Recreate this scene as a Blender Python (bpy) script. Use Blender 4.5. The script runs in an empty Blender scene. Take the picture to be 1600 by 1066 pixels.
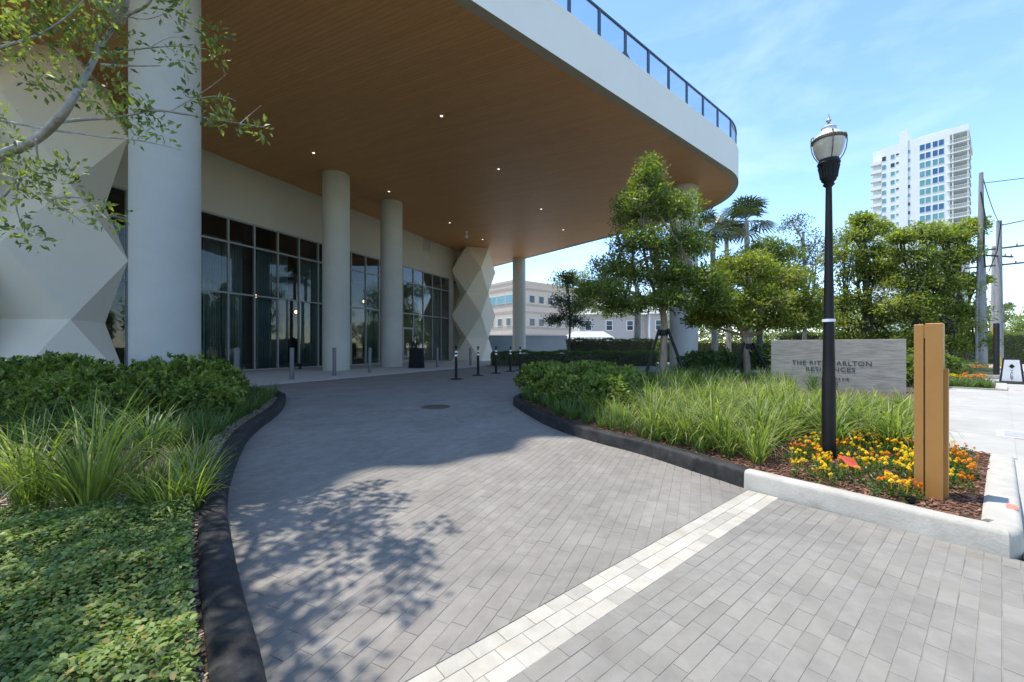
import bpy, math, random
import numpy as np
from mathutils import Vector, Matrix

random.seed(7)
RNG = np.random.default_rng(7)
scene = bpy.context.scene
COL = scene.collection

# ------------------------------------------------------------------ camera
F, HZ, CH = 630.0, 543.0, 1.2          # focal length in photo pixels, horizon row, camera height
cam_d = bpy.data.cameras.new("camera")
cam_d.sensor_width = 36.0
cam_d.lens = 36.0 * F / 1600.0
cam_d.shift_y = 10.0 / 1600.0
cam_d.clip_start = 0.05
cam_d.clip_end = 5000
cam = bpy.data.objects.new("camera", cam_d)
COL.objects.link(cam)
cam.location = (0, 0, CH)
cam.rotation_euler = (math.pi / 2, 0, 0)
scene.camera = cam

# ------------------------------------------------------------------ sky and sun
SUN_ELEV = math.radians(74)
SUN_TO = Vector((0.95, -0.30, 0)).normalized()      # direction in which shadows fall on the ground
world = bpy.data.worlds.new("World")
scene.world = world
world.use_nodes = True
wn, wl = world.node_tree.nodes, world.node_tree.links
wn.clear()
w_out = wn.new("ShaderNodeOutputWorld")
w_bg = wn.new("ShaderNodeBackground")
w_bg.inputs["Strength"].default_value = 0.15
w_sky = wn.new("ShaderNodeTexSky")
w_sky.sky_type = 'NISHITA'
w_sky.sun_disc = False
w_sky.sun_elevation = SUN_ELEV
w_sky.sun_rotation = math.atan2(-SUN_TO.x, -SUN_TO.y)
w_sky.air_density = 0.9
w_sky.dust_density = 0.2
w_sky.ozone_density = 1.8
# thin wispy clouds
w_tc = wn.new("ShaderNodeTexCoord")
w_map = wn.new("ShaderNodeMapping")
w_map.inputs["Scale"].default_value = (1.0, 1.0, 2.8)
w_noise = wn.new("ShaderNodeTexNoise")
w_noise.inputs["Scale"].default_value = 2.6
w_noise.inputs["Detail"].default_value = 7
w_noise.inputs["Roughness"].default_value = 0.58
w_noise.inputs["Distortion"].default_value = 0.4
w_ramp = wn.new("ShaderNodeValToRGB")
w_ramp.color_ramp.elements[0].position = 0.47
w_ramp.color_ramp.elements[0].color = (0, 0, 0, 1)
w_ramp.color_ramp.elements[1].position = 0.80
w_ramp.color_ramp.elements[1].color = (0.16, 0.16, 0.16, 1)
w_mix = wn.new("ShaderNodeMixRGB")
w_mix.inputs["Color2"].default_value = (6.2, 6.4, 6.8, 1)
wl.new(w_tc.outputs["Generated"], w_map.inputs["Vector"])
wl.new(w_map.outputs["Vector"], w_noise.inputs["Vector"])
wl.new(w_noise.outputs["Fac"], w_ramp.inputs["Fac"])
wl.new(w_ramp.outputs["Color"], w_mix.inputs["Fac"])
wl.new(w_sky.outputs["Color"], w_mix.inputs["Color1"])
w_hs = wn.new("ShaderNodeHueSaturation"); w_hs.inputs["Saturation"].default_value = 1.08
wl.new(w_mix.outputs["Color"], w_hs.inputs["Color"])
wl.new(w_hs.outputs["Color"], w_bg.inputs["Color"])
wl.new(w_bg.outputs["Background"], w_out.inputs["Surface"])

sun_d = bpy.data.lights.new("sun", 'SUN')
sun_d.energy = 2.4
sun_d.angle = math.radians(0.5)
sun_d.color = (1.0, 0.95, 0.87)
sun = bpy.data.objects.new("sun", sun_d)
COL.objects.link(sun)
light_dir = Vector((SUN_TO.x * math.cos(SUN_ELEV), SUN_TO.y * math.cos(SUN_ELEV), -math.sin(SUN_ELEV)))
sun.rotation_euler = light_dir.to_track_quat('-Z', 'Y').to_euler()
sun.location = (0, 0, 60)

scene.view_settings.view_transform = 'Standard'
scene.view_settings.look = 'None'
scene.view_settings.gamma = 1.0
scene.view_settings.exposure = 1.4
scene.view_settings.use_curve_mapping = False
scene.render.engine = 'CYCLES'
scene.cycles.max_bounces = 7
scene.cycles.transparent_max_bounces = 12

# ------------------------------------------------------------------ frames of the place
SX, SY = 0.772, 0.636                  # street direction (u); v points from the building to the street
AX, AY = 0.418, 0.908                  # direction of the lobby facade; its normal faces the drive
def UV(u, v): return (SX * u + SY * v, SY * u - SX * v)
def uv_of(x, y): return (SX * x + SY * y, SY * x - SX * y)
def n_of(x, y): return AY * x - AX * y
def a_of(x, y): return AX * x + AY * y
def AN(a, n): return (AX * a + AY * n, AY * a - AX * n)
def G(px, py, zg=0.0):
    z = F * (CH - zg) / (py - HZ)
    return ((px - 800) / F * z, z)
def P(px, py, z): return ((px - 800) / F * z, z, CH + (HZ - py) / F * z)

# ------------------------------------------------------------------ mesh helpers
class MB:
    def __init__(s):
        s.v = []; s.f = []; s.t = []; s.m = []
    def add(s, vs, fs, tint=0.5, mi=0):
        o = len(s.v)
        s.v.extend([tuple(p) for p in vs])
        for f in fs:
            s.f.append(tuple(i + o for i in f)); s.t.append(tint); s.m.append(mi)
        return s
    def box(s, x0, x1, y0, y1, z0, z1, tint=0.5, mi=0):
        vs = [(x0,y0,z0),(x1,y0,z0),(x1,y1,z0),(x0,y1,z0),(x0,y0,z1),(x1,y0,z1),(x1,y1,z1),(x0,y1,z1)]
        return s.add(vs, [(0,3,2,1),(4,5,6,7),(0,1,5,4),(1,2,6,5),(2,3,7,6),(3,0,4,7)], tint, mi)
    def obox(s, c, d, l, w, z0, z1, tint=0.5, mi=0):
        """box centred at c (x,y), long axis d (unit, xy), length l, width w"""
        px, py = -d[1], d[0]
        q = [(c[0]+d[0]*a*l/2+px*b*w/2, c[1]+d[1]*a*l/2+py*b*w/2) for a, b in ((-1,-1),(1,-1),(1,1),(-1,1))]
        return s.prism(q, z0, z1, tint, mi)
    def prism(s, poly, z0, z1, tint=0.5, mi=0):
        ar = sum(poly[i][0]*poly[(i+1) % len(poly)][1] - poly[(i+1) % len(poly)][0]*poly[i][1] for i in range(len(poly)))
        if ar < 0: poly = poly[::-1]
        n = len(poly)
        vs = [(p[0],p[1],z0) for p in poly] + [(p[0],p[1],z1) for p in poly]
        fs = [tuple(range(n-1,-1,-1)), tuple(range(n, 2*n))] + [(i,(i+1)%n,n+(i+1)%n,n+i) for i in range(n)]
        return s.add(vs, fs, tint, mi)
    def bev(s, poly, z0, z1, b, tint=0.5, mi=0):
        """prism with a chamfered top edge"""
        ar = sum(poly[i][0]*poly[(i+1) % len(poly)][1] - poly[(i+1) % len(poly)][0]*poly[i][1] for i in range(len(poly)))
        if ar < 0: poly = poly[::-1]
        n = len(poly); ins = inset(poly, b)
        vs = [(p[0],p[1],z0) for p in poly] + [(p[0],p[1],z1-b) for p in poly] + [(p[0],p[1],z1) for p in ins]
        fs = [tuple(range(2*n,3*n))]
        for i in range(n):
            j = (i+1) % n
            fs += [(i,j,n+j,n+i),(n+i,n+j,2*n+j,2*n+i)]
        return s.add(vs, fs, tint, mi)
    def lathe(s, c, prof, seg=20, tint=0.5, mi=0, cap=True):
        vs = []; fs = []
        for r, z in prof:
            for k in range(seg):
                a = 2*math.pi*k/seg
                vs.append((c[0]+r*math.cos(a), c[1]+r*math.sin(a), z))
        for i in range(len(prof)-1):
            for k in range(seg):
                k2 = (k+1) % seg
                fs.append((i*seg+k, i*seg+k2, (i+1)*seg+k2, (i+1)*seg+k))
        if cap:
            fs.append(tuple(range(seg-1,-1,-1)))
            b = (len(prof)-1)*seg
            fs.append(tuple(range(b, b+seg)))
        return s.add(vs, fs, tint, mi)
    def tube(s, pts, rad, seg=6, tint=0.5, mi=0):
        pts = [Vector(p) for p in pts]
        if not hasattr(rad, '__len__'): rad = [rad]*len(pts)
        vs = []; fs = []; ref = None
        for i, p in enumerate(pts):
            d = (pts[min(i+1,len(pts)-1)] - pts[max(i-1,0)])
            d = d.normalized() if d.length > 1e-9 else Vector((0,0,1))
            if ref is None:
                ref = d.orthogonal().normalized()
            else:
                ref = ref - d*ref.dot(d)
                ref = ref.normalized() if ref.length > 1e-6 else d.orthogonal().normalized()
            b = d.cross(ref)
            for k in range(seg):
                a = 2*math.pi*k/seg
                vs.append(p + (ref*math.cos(a)+b*math.sin(a))*rad[i])
        for i in range(len(pts)-1):
            for k in range(seg):
                k2 = (k+1) % seg
                fs.append((i*seg+k, i*seg+k2, (i+1)*seg+k2, (i+1)*seg+k))
        fs.append(tuple(range(seg-1,-1,-1)))
        b0 = (len(pts)-1)*seg
        fs.append(tuple(range(b0, b0+seg)))
        return s.add(vs, fs, tint, mi)
    def bar(s, a, b, w, tint=0.5, mi=0):
        return s.tube([a, b], w*0.707, 4, tint, mi)
    def build(s, name, mat, parent=None, smooth=False):
        me = bpy.data.meshes.new(name)
        me.from_pydata(s.v, [], s.f)
        mats = mat if isinstance(mat, (list, tuple)) else [mat]
        for m in mats: me.materials.append(m)
        if len(mats) > 1: me.polygons.foreach_set('material_index', s.m)
        at = me.attributes.new('tint', 'FLOAT', 'FACE')
        at.data.foreach_set('value', s.t)
        if smooth:
            me.polygons.foreach_set('use_smooth', [True]*len(s.f))
            me.set_sharp_from_angle(angle=math.radians(38))
        me.update()
        return link(name, me, parent)

def inset(poly, b):
    n = len(poly); out = []
    for i in range(n):
        p0, p1, p2 = poly[i-1], poly[i], poly[(i+1) % n]
        e1 = Vector((p1[0]-p0[0], p1[1]-p0[1])); e2 = Vector((p2[0]-p1[0], p2[1]-p1[1]))
        if e1.length < 1e-7 or e2.length < 1e-7: out.append(p1); continue
        e1.normalize(); e2.normalize()
        n1 = Vector((-e1.y, e1.x)); n2 = Vector((-e2.y, e2.x))
        m = n1 + n2
        k = max(m.dot(n1), 0.35)
        out.append((p1[0]+m.x*b/k, p1[1]+m.y*b/k))
    return out

def link(name, me, parent=None):
    o = bpy.data.objects.new(name, me)
    COL.objects.link(o)
    if parent is not None:
        o.parent = parent
        o.matrix_parent_inverse = Matrix.Translation(-parent.location)
    return o
def tag(o, label, cat, group=None):
    o['label'] = label; o['category'] = cat
    if group: o['group'] = group
    return o
def struct(o): o['kind'] = 'structure'; return o
def stuff(o): o['kind'] = 'stuff'; return o
def thing(name, label, cat, loc=(0,0,0), group=None):
    o = bpy.data.objects.new(name, None)
    o.empty_display_size = 0.2
    COL.objects.link(o)
    o.location = loc if len(loc) == 3 else (loc[0], loc[1], 0)
    return tag(o, label, cat, group)
def copy_tree(root, loc, rz=0.0, sc=1.0, label=None, group=None):
    r = root.copy(); COL.objects.link(r)
    r.location = loc; r.rotation_euler = (0,0,rz); r.scale = (sc,sc,sc) if not hasattr(sc,'__len__') else sc
    if label: r['label'] = label
    if group: r['group'] = group
    for ch in list(root.children):
        c = ch.copy(); COL.objects.link(c); c.parent = r
        for g in list(ch.children):
            d = g.copy(); COL.objects.link(d); d.parent = c
    return r
def inside(pt, poly):
    x, y = pt; c = False; n = len(poly); j = n-1
    for i in range(n):
        xi, yi = poly[i]; xj, yj = poly[j]
        if (yi > y) != (yj > y) and x < (xj-xi)*(y-yi)/(yj-yi)+xi: c = not c
        j = i
    return c
def clip(poly, nx, ny, c):
    """keep the part where nx*x+ny*y <= c"""
    out = []; n = len(poly)
    for i in range(n):
        a, b = poly[i], poly[(i+1) % n]
        da, db = nx*a[0]+ny*a[1]-c, nx*b[0]+ny*b[1]-c
        if da <= 0: out.append(a)
        if (da < 0 < db) or (db < 0 < da):
            t = da/(da-db); out.append((a[0]+(b[0]-a[0])*t, a[1]+(b[1]-a[1])*t))
    return out
def smooth_curve(pts, n=8):
    out = []
    for i in range(len(pts)-1):
        p0 = pts[max(i-1,0)]; p1 = pts[i]; p2 = pts[i+1]; p3 = pts[min(i+2,len(pts)-1)]
        for k in range(n):
            t = k/n
            out.append(tuple(0.5*((2*p1[d])+(-p0[d]+p2[d])*t+(2*p0[d]-5*p1[d]+4*p2[d]-p3[d])*t*t+(-p0[d]+3*p1[d]-3*p2[d]+p3[d])*t**3) for d in range(len(p1))))
    out.append(tuple(pts[-1]))
    return out
def offset_curve(pts, d):
    out = []
    for i, p in enumerate(pts):
        a = pts[max(i-1,0)]; b = pts[min(i+1,len(pts)-1)]
        t = Vector((b[0]-a[0], b[1]-a[1])).normalized()
        out.append((p[0]-t.y*d, p[1]+t.x*d))
    return out

# ------------------------------------------------------------------ materials
def new_mat(name):
    m = bpy.data.materials.new(name); m.use_nodes = True
    n = m.node_tree.nodes; n.clear()
    return m, n, m.node_tree.links
def mat(name, c1, c2=None, rough=0.7, scale=6.0, detail=6.0, bump=0.0, bscale=None, metal=0.0, spec=0.5, tint=0.0, stain=None, stain_scale=1.3, stain_lo=0.5, stain_hi=0.7, stretch=(1,1,1), bdist=0.02, mott=0.0, mott_scale=0.9):
    """two-tone noise surface; tint = how far the per-face 'tint' value shifts brightness"""
    m, n, l = new_mat(name)
    out = n.new("ShaderNodeOutputMaterial"); b = n.new("ShaderNodeBsdfPrincipled")
    l.new(b.outputs[0], out.inputs[0])
    tc = n.new("ShaderNodeTexCoord"); mp = n.new("ShaderNodeMapping")
    mp.inputs["Scale"].default_value = stretch
    l.new(tc.outputs["Object"], mp.inputs[0])
    nz = n.new("ShaderNodeTexNoise"); nz.inputs["Scale"].default_value = scale; nz.inputs["Detail"].default_value = detail; nz.inputs["Roughness"].default_value = 0.62
    l.new(mp.outputs[0], nz.inputs["Vector"])
    rp = n.new("ShaderNodeValToRGB")
    rp.color_ramp.elements[0].position = 0.33; rp.color_ramp.elements[1].position = 0.68
    rp.color_ramp.elements[0].color = (*c1, 1); rp.color_ramp.elements[1].color = (*(c2 or c1), 1)
    l.new(nz.outputs["Fac"], rp.inputs["Fac"])
    col = rp.outputs["Color"]
    if stain:
        n2 = n.new("ShaderNodeTexNoise"); n2.inputs["Scale"].default_value = stain_scale; n2.inputs["Detail"].default_value = 8; n2.inputs["Roughness"].default_value = 0.66
        l.new(tc.outputs["Object"], n2.inputs["Vector"])
        r2 = n.new("ShaderNodeValToRGB"); r2.color_ramp.elements[0].position = stain_lo; r2.color_ramp.elements[1].position = stain_hi
        l.new(n2.outputs["Fac"], r2.inputs["Fac"])
        mx = n.new("ShaderNodeMixRGB"); mx.inputs["Color2"].default_value = (*stain, 1)
        l.new(r2.outputs["Color"], mx.inputs["Fac"]); l.new(col, mx.inputs["Color1"]); col = mx.outputs["Color"]
    if mott:
        n3 = n.new("ShaderNodeTexNoise"); n3.inputs["Scale"].default_value = mott_scale; n3.inputs["Detail"].default_value = 9; n3.inputs["Roughness"].default_value = 0.72; n3.inputs["Distortion"].default_value = 0.6
        l.new(tc.outputs["Object"], n3.inputs["Vector"])
        m3_ = n.new("ShaderNodeMapRange"); m3_.inputs["From Min"].default_value = 0.32; m3_.inputs["From Max"].default_value = 0.68; m3_.inputs["To Min"].default_value = 1-mott; m3_.inputs["To Max"].default_value = 1+mott
        l.new(n3.outputs["Fac"], m3_.inputs["Value"])
        s3 = n.new("ShaderNodeVectorMath"); s3.operation = 'SCALE'; l.new(col, s3.inputs[0]); l.new(m3_.outputs[0], s3.inputs["Scale"]); col = s3.outputs[0]
    if tint:
        at = n.new("ShaderNodeAttribute"); at.attribute_name = 'tint'
        mr = n.new("ShaderNodeMapRange"); mr.inputs["To Min"].default_value = 1-tint; mr.inputs["To Max"].default_value = 1+tint
        l.new(at.outputs["Fac"], mr.inputs["Value"])
        ml = n.new("ShaderNodeVectorMath"); ml.operation = 'SCALE'
        l.new(col, ml.inputs[0]); l.new(mr.outputs[0], ml.inputs["Scale"]); col = ml.outputs[0]
    l.new(col, b.inputs["Base Color"])
    b.inputs["Roughness"].default_value = rough; b.inputs["Metallic"].default_value = metal
    b.inputs["Specular IOR Level"].default_value = spec
    if bump:
        nb = n.new("ShaderNodeTexNoise"); nb.inputs["Scale"].default_value = bscale or scale*6; nb.inputs["Detail"].default_value = 5
        l.new(mp.outputs[0], nb.inputs["Vector"])
        bp = n.new("ShaderNodeBump"); bp.inputs["Strength"].default_value = bump; bp.inputs["Distance"].default_value = bdist
        l.new(nb.outputs["Fac"], bp.inputs["Height"]); l.new(bp.outputs[0], b.inputs["Normal"])
    return m
def leaf_mat(name, dark, light, trans=0.35, rough=0.42, spec=0.4, back=None, dry=None):
    m, n, l = new_mat(name)
    out = n.new("ShaderNodeOutputMaterial"); b = n.new("ShaderNodeBsdfPrincipled")
    at = n.new("ShaderNodeAttribute"); at.attribute_name = 'tint'
    rp = n.new("ShaderNodeValToRGB")
    rp.color_ramp.elements[0].color = (*dark, 1); rp.color_ramp.elements[1].color = (*light, 1)
    rp.color_ramp.elements[0].position = 0.05; rp.color_ramp.elements[1].position = 0.95
    if dry:
        rp.color_ramp.elements[1].position = 0.93; e_ = rp.color_ramp.elements.new(0.985); e_.color = (*dry, 1)
    l.new(at.outputs["Fac"], rp.inputs["Fac"])
    l.new(rp.outputs["Color"], b.inputs["Base Color"])
    b.inputs["Roughness"].default_value = rough; b.inputs["Specular IOR Level"].default_value = spec
    tr = n.new("ShaderNodeBsdfTranslucent")
    tm = n.new("ShaderNodeMixRGB"); tm.blend_type = 'MULTIPLY'; tm.inputs["Fac"].default_value = 1
    tm.inputs["Color2"].default_value = (1.5, 1.7, 0.5, 1)
    l.new(rp.outputs["Color"], tm.inputs["Color1"]); l.new(tm.outputs[0], tr.inputs["Color"])
    mx = n.new("ShaderNodeMixShader"); mx.inputs[0].default_value = trans
    l.new(b.outputs[0], mx.inputs[1]); l.new(tr.outputs[0], mx.inputs[2]); l.new(mx.outputs[0], out.inputs[0])
    return m
def glass_mat(name, tintc, refl=1.0, ior=1.5):
    m, n, l = new_mat(name)
    out = n.new("ShaderNodeOutputMaterial")
    t = n.new("ShaderNodeBsdfTransparent"); t.inputs[0].default_value = (*tintc, 1)
    g = n.new("ShaderNodeBsdfGlossy"); g.inputs["Roughness"].default_value = 0.01; g.inputs[0].default_value = (refl, refl, refl, 1)
    lw = n.new("ShaderNodeLayerWeight"); lw.inputs[0].default_value = 0.5; pw = n.new("ShaderNodeMath"); pw.operation = "POWER"; pw.inputs[1].default_value = 3.2; fr = n.new("ShaderNodeMath"); fr.operation = "MULTIPLY_ADD"; fr.inputs[1].default_value = 0.85; fr.inputs[2].default_value = (ior-1)**2/(ior+1)**2*1.6; l.new(lw.outputs["Facing"], pw.inputs[0]); l.new(pw.outputs[0], fr.inputs[0])
    mx = n.new("ShaderNodeMixShader")
    l.new(fr.outputs[0], mx.inputs[0]); l.new(t.outputs[0], mx.inputs[1]); l.new(g.outputs[0], mx.inputs[2]); l.new(mx.outputs[0], out.inputs[0])
    return m
def emit_mat(name, c, s):
    m, n, l = new_mat(name)
    out = n.new("ShaderNodeOutputMaterial"); e = n.new("ShaderNodeEmission")
    e.inputs[0].default_value = (*c, 1); e.inputs[1].default_value = s
    l.new(e.outputs[0], out.inputs[0])
    return m

M = {}
M['paver'] = mat('dark_paver', (0.190,0.172,0.147), (0.232,0.212,0.183), rough=0.8, scale=9, bump=0.25, bscale=160, mott=0.17, mott_scale=1.1, tint=0.08, stain=(0.235,0.22,0.195), stain_scale=2.2, stain_lo=0.55, stain_hi=0.8, bdist=0.004)
M['paver2'] = mat('grey_paver', (0.200,0.186,0.160), (0.242,0.226,0.197), rough=0.8, scale=9, bump=0.25, bscale=160, mott=0.15, mott_scale=1.3, tint=0.09, stain=(0.215,0.20,0.165), stain_scale=2.6, stain_lo=0.5, stain_hi=0.75, bdist=0.004)
M['band'] = mat('cream_paver', (0.36,0.33,0.27), (0.43,0.40,0.335), rough=0.8, scale=10, bump=0.2, bscale=150, mott=0.1, mott_scale=2.0, tint=0.17, stain=(0.34,0.28,0.20), stain_scale=2.4, stain_lo=0.56, stain_hi=0.75, bdist=0.004)
M['sand'] = mat('joint_sand', (0.15,0.138,0.115), (0.31,0.29,0.245), rough=0.95, scale=5)
M['concrete'] = mat('concrete', (0.36,0.342,0.30), (0.415,0.397,0.355), mott=0.1, mott_scale=1.0, rough=0.85, scale=3.0, bump=0.2, bscale=90, stain=(0.35,0.335,0.305), stain_scale=1.1, stain_lo=0.5, stain_hi=0.85, bdist=0.004)
M['walk'] = mat('walk_concrete', (0.50,0.48,0.44), (0.58,0.56,0.52), rough=0.8, scale=2.0, bump=0.1, bscale=60, bdist=0.004)
M['kerb_black'] = mat('black_kerb', (0.016,0.016,0.016), (0.040,0.039,0.038), mott=0.5, mott_scale=4.0, rough=0.7, spec=0.3, scale=5, bump=0.5, bscale=80, stain=(0.085,0.082,0.075), stain_scale=7.0, stain_lo=0.55, stain_hi=0.85, bdist=0.006)
M['kerb_white'] = mat('white_kerb', (0.38,0.355,0.30), (0.45,0.425,0.37), mott=0.14, mott_scale=3.0, rough=0.85, scale=5, bump=0.4, bscale=60, stain=(0.25,0.22,0.175), stain_scale=3.2, stain_lo=0.58, stain_hi=0.8, bdist=0.006)
M['soil'] = mat('soil', (0.045,0.030,0.020), (0.11,0.075,0.05), rough=0.95, scale=14, bump=0.8, bscale=60)
M['mulch'] = mat('mulch_chip', (0.13,0.055,0.030), (0.26,0.13,0.075), rough=0.9, scale=20, tint=0.5)
M['litter'] = mat('pine_litter', (0.20,0.15,0.10), (0.36,0.29,0.20), rough=0.9, scale=20, tint=0.4)
M['ground'] = mat('far_ground', (0.10,0.12,0.05), (0.17,0.17,0.09), rough=0.95, scale=0.15)
M['asphalt'] = mat('asphalt', (0.05,0.05,0.05), (0.075,0.073,0.07), rough=0.9, scale=3, bump=0.3, bscale=150)
M['lot'] = mat('lot', (0.30,0.29,0.27), (0.38,0.37,0.35), rough=0.9, scale=0.6)
M['col'] = mat('column_stucco', (0.465,0.45,0.405), (0.495,0.48,0.435), mott=0.05, mott_scale=0.8, rough=0.85, scale=1.2, bump=0.18, bscale=140, bdist=0.004)
M['wall'] = mat('stucco_wall', (0.46,0.435,0.365), (0.49,0.465,0.395), rough=0.85, scale=0.8, bump=0.18, bscale=120, bdist=0.004)
M['facet'] = mat('facet_panel', (0.83,0.765,0.64), (0.86,0.79,0.665), rough=0.75, scale=0.8, bump=0.05, bscale=60, bdist=0.004)
M['fascia'] = mat('fascia_stucco', (0.76,0.72,0.64), (0.79,0.75,0.67), rough=0.85, scale=0.7, bump=0.08, bscale=90, bdist=0.004)
M['lip'] = mat('soffit_lip', (0.44,0.375,0.28), (0.48,0.41,0.31), rough=0.8, scale=1)
M['mullion'] = mat('mullion_metal', (0.27,0.275,0.275), (0.30,0.305,0.305), rough=0.5, metal=0.2, scale=2)
M['glass'] = glass_mat('lobby_glass', (0.74,0.78,0.78), 0.85, 1.33)
M['rail_glass'] = glass_mat('rail_glass', (0.90,0.95,0.98), 0.6, 1.25)
M['rail'] = mat('rail_metal', (0.045,0.075,0.10), (0.06,0.09,0.12), rough=0.4, metal=0.3)
M['curtain'] = mat('curtain_cloth', (0.22,0.30,0.29), (0.30,0.38,0.37), rough=0.85, scale=3)
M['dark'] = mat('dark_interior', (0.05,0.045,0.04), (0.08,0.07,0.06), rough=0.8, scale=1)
M['int_floor'] = mat('lobby_floor', (0.20,0.18,0.15), (0.28,0.25,0.21), rough=0.3, scale=1)
M['steel'] = mat('brushed_steel', (0.13,0.13,0.13), (0.17,0.17,0.17), rough=0.5, metal=0.3, scale=4, stretch=(20,20,1))
M['black'] = mat('black_paint', (0.008,0.008,0.008), (0.013,0.013,0.013), rough=0.5, spec=0.3, scale=6, bump=0.05, bscale=90)
M['black_cloth'] = mat('black_cloth', (0.006,0.006,0.008), (0.014,0.014,0.017), rough=0.95, scale=9)
M['rubber'] = mat('black_rubber', (0.018,0.018,0.018), (0.03,0.03,0.03), rough=0.8)
M['white'] = mat('white_paint', (0.74,0.74,0.73), (0.80,0.80,0.79), rough=0.6, scale=3)
M['reflect'] = mat('reflective_tape', (0.78,0.78,0.80), (0.85,0.85,0.87), rough=0.35, scale=3)
M['bronze'] = mat('bronze_paint', (0.40,0.185,0.040), (0.44,0.21,0.05), rough=0.5, metal=0.12, scale=4, bump=0.03, bscale=120)
M['bronze_dark'] = mat('bronze_groove', (0.16,0.08,0.03), (0.20,0.10,0.04), rough=0.55, metal=0.2)
M['trav'] = mat('travertine', (0.25,0.215,0.17), (0.44,0.39,0.325), rough=0.65, scale=3.2, detail=9, bump=0.15, stretch=(1,1,9), bscale=20, bdist=0.004)
M['letter'] = mat('letter_bronze', (0.035,0.03,0.026), (0.05,0.045,0.04), rough=0.5, metal=0.3)
M['bark'] = mat('bark_grey', (0.26,0.235,0.20), (0.50,0.46,0.41), rough=0.9, scale=9, bump=0.7, bscale=50, stretch=(1,1,0.5))
M['bark_tan'] = mat('bark_tan', (0.22,0.165,0.11), (0.38,0.30,0.21), rough=0.9, scale=8, bump=0.7, bscale=40, stretch=(1,1,0.4))
M['bark_dark'] = mat('bark_dark', (0.05,0.042,0.035), (0.13,0.11,0.09), rough=0.9, scale=8, bump=0.6, bscale=40)
M['pole_wood'] = mat('pole_concrete', (0.27,0.255,0.235), (0.40,0.385,0.36), rough=0.9, scale=3, bump=0.3, stretch=(3,3,0.4), bscale=30)
M['stone_fin'] = mat('lamp_finial', (0.30,0.30,0.29), (0.42,0.42,0.41), rough=0.4, metal=0.6)
M['old_brass'] = mat('old_brass', (0.11,0.085,0.05), (0.20,0.16,0.10), rough=0.5, metal=0.6, scale=30)
M['manhole'] = mat('manhole_iron', (0.10,0.075,0.05), (0.20,0.155,0.10), rough=0.6, metal=0.4, scale=30)
M['office'] = mat('office_brick', (0.50,0.40,0.31), (0.60,0.49,0.385), rough=0.9, scale=1.2, stretch=(1,1,6))
M['office2'] = mat('office_band', (0.38,0.30,0.235), (0.44,0.35,0.275), rough=0.9, scale=1.2)
M['win_dark'] = mat('window_dark', (0.025,0.03,0.04), (0.05,0.06,0.07), rough=0.08, scale=0.3)
M['win_teal'] = mat('window_teal', (0.10,0.25,0.27), (0.17,0.34,0.35), rough=0.12, scale=0.25)
M['win_blue'] = mat('window_blue', (0.035,0.10,0.21), (0.06,0.15,0.28), rough=0.1, scale=0.25)
M['tower'] = mat('tower_white', (0.68,0.68,0.67), (0.73,0.73,0.72), rough=0.85, scale=0.2)
M['tower_trim'] = mat('tower_trim', (0.60,0.59,0.56), (0.66,0.65,0.62), rough=0.85, scale=0.2)
M['house'] = mat('house_siding', (0.46,0.41,0.36), (0.50,0.45,0.395), rough=0.85, scale=1.5, stretch=(1,1,14))
M['roof'] = mat('house_roof', (0.36,0.35,0.33), (0.46,0.45,0.43), rough=0.85, scale=3)
M['bluewall'] = mat('blue_grey_wall', (0.17,0.215,0.245), (0.20,0.245,0.275), rough=0.85, scale=0.5)
M['skin'] = mat('skin', (0.45,0.27,0.19), (0.50,0.31,0.22), rough=0.55)
M['hair'] = mat('hair', (0.015,0.012,0.01), (0.03,0.024,0.02), rough=0.5)
M['suit'] = mat('dark_suit', (0.022,0.020,0.022), (0.035,0.032,0.034), rough=0.85)
M['red'] = mat('red_paper', (0.62,0.09,0.045), (0.70,0.12,0.06), rough=0.7)
M['red_paint'] = mat('red_mark', (0.60,0.16,0.11), (0.72,0.28,0.2), rough=0.8, scale=14)
M['yellow'] = mat('yellow_guard', (0.65,0.45,0.04), (0.72,0.52,0.06), rough=0.6)
M['lid'] = mat('lid_concrete', (0.30,0.30,0.29), (0.38,0.38,0.37), rough=0.9, scale=12)
M['wire'] = mat('wire', (0.03,0.03,0.03), rough=0.7)
M['lamp_on'] = emit_mat('downlight_on', (1.0, 0.86, 0.66), 1.3)
M['warm_on'] = emit_mat('pendant_on', (1.0, 0.62, 0.28), 2.6)
# lamp lens: old acrylic
M['lens'] = mat('lamp_lens', (0.50,0.46,0.36), (0.66,0.63,0.54), rough=0.25, scale=7, stain=(0.42,0.28,0.13), stain_scale=5, stain_lo=0.5, stain_hi=0.75)
M['lens_top'] = mat('lamp_top', (0.55,0.56,0.57), (0.66,0.67,0.68), rough=0.3, scale=4)
# foliage
M['lf_oak'] = leaf_mat('leaf_left_tree', (0.070,0.095,0.032), (0.30,0.34,0.11), 0.42, 0.5, 0.35)
M['lf_pod'] = leaf_mat('leaf_round_tree', (0.065,0.110,0.024), (0.26,0.30,0.065), 0.46)
M['lf_pod2'] = leaf_mat('leaf_second_tree', (0.075,0.120,0.024), (0.32,0.33,0.065), 0.46)
M['lf_dark'] = leaf_mat('leaf_dark', (0.028,0.048,0.020), (0.10,0.14,0.05), 0.28)
M['lf_big'] = leaf_mat('leaf_big_tree', (0.10,0.14,0.030), (0.37,0.39,0.09), 0.46)
M['lf_mid'] = leaf_mat('leaf_mid', (0.070,0.110,0.030), (0.24,0.28,0.08), 0.42)
M['lf_palm'] = leaf_mat('leaf_palm', (0.030,0.048,0.022), (0.09,0.12,0.05), 0.22)
M['lf_hedge'] = leaf_mat('leaf_shrub', (0.055,0.10,0.020), (0.32,0.38,0.080), 0.36, 0.5)
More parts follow.
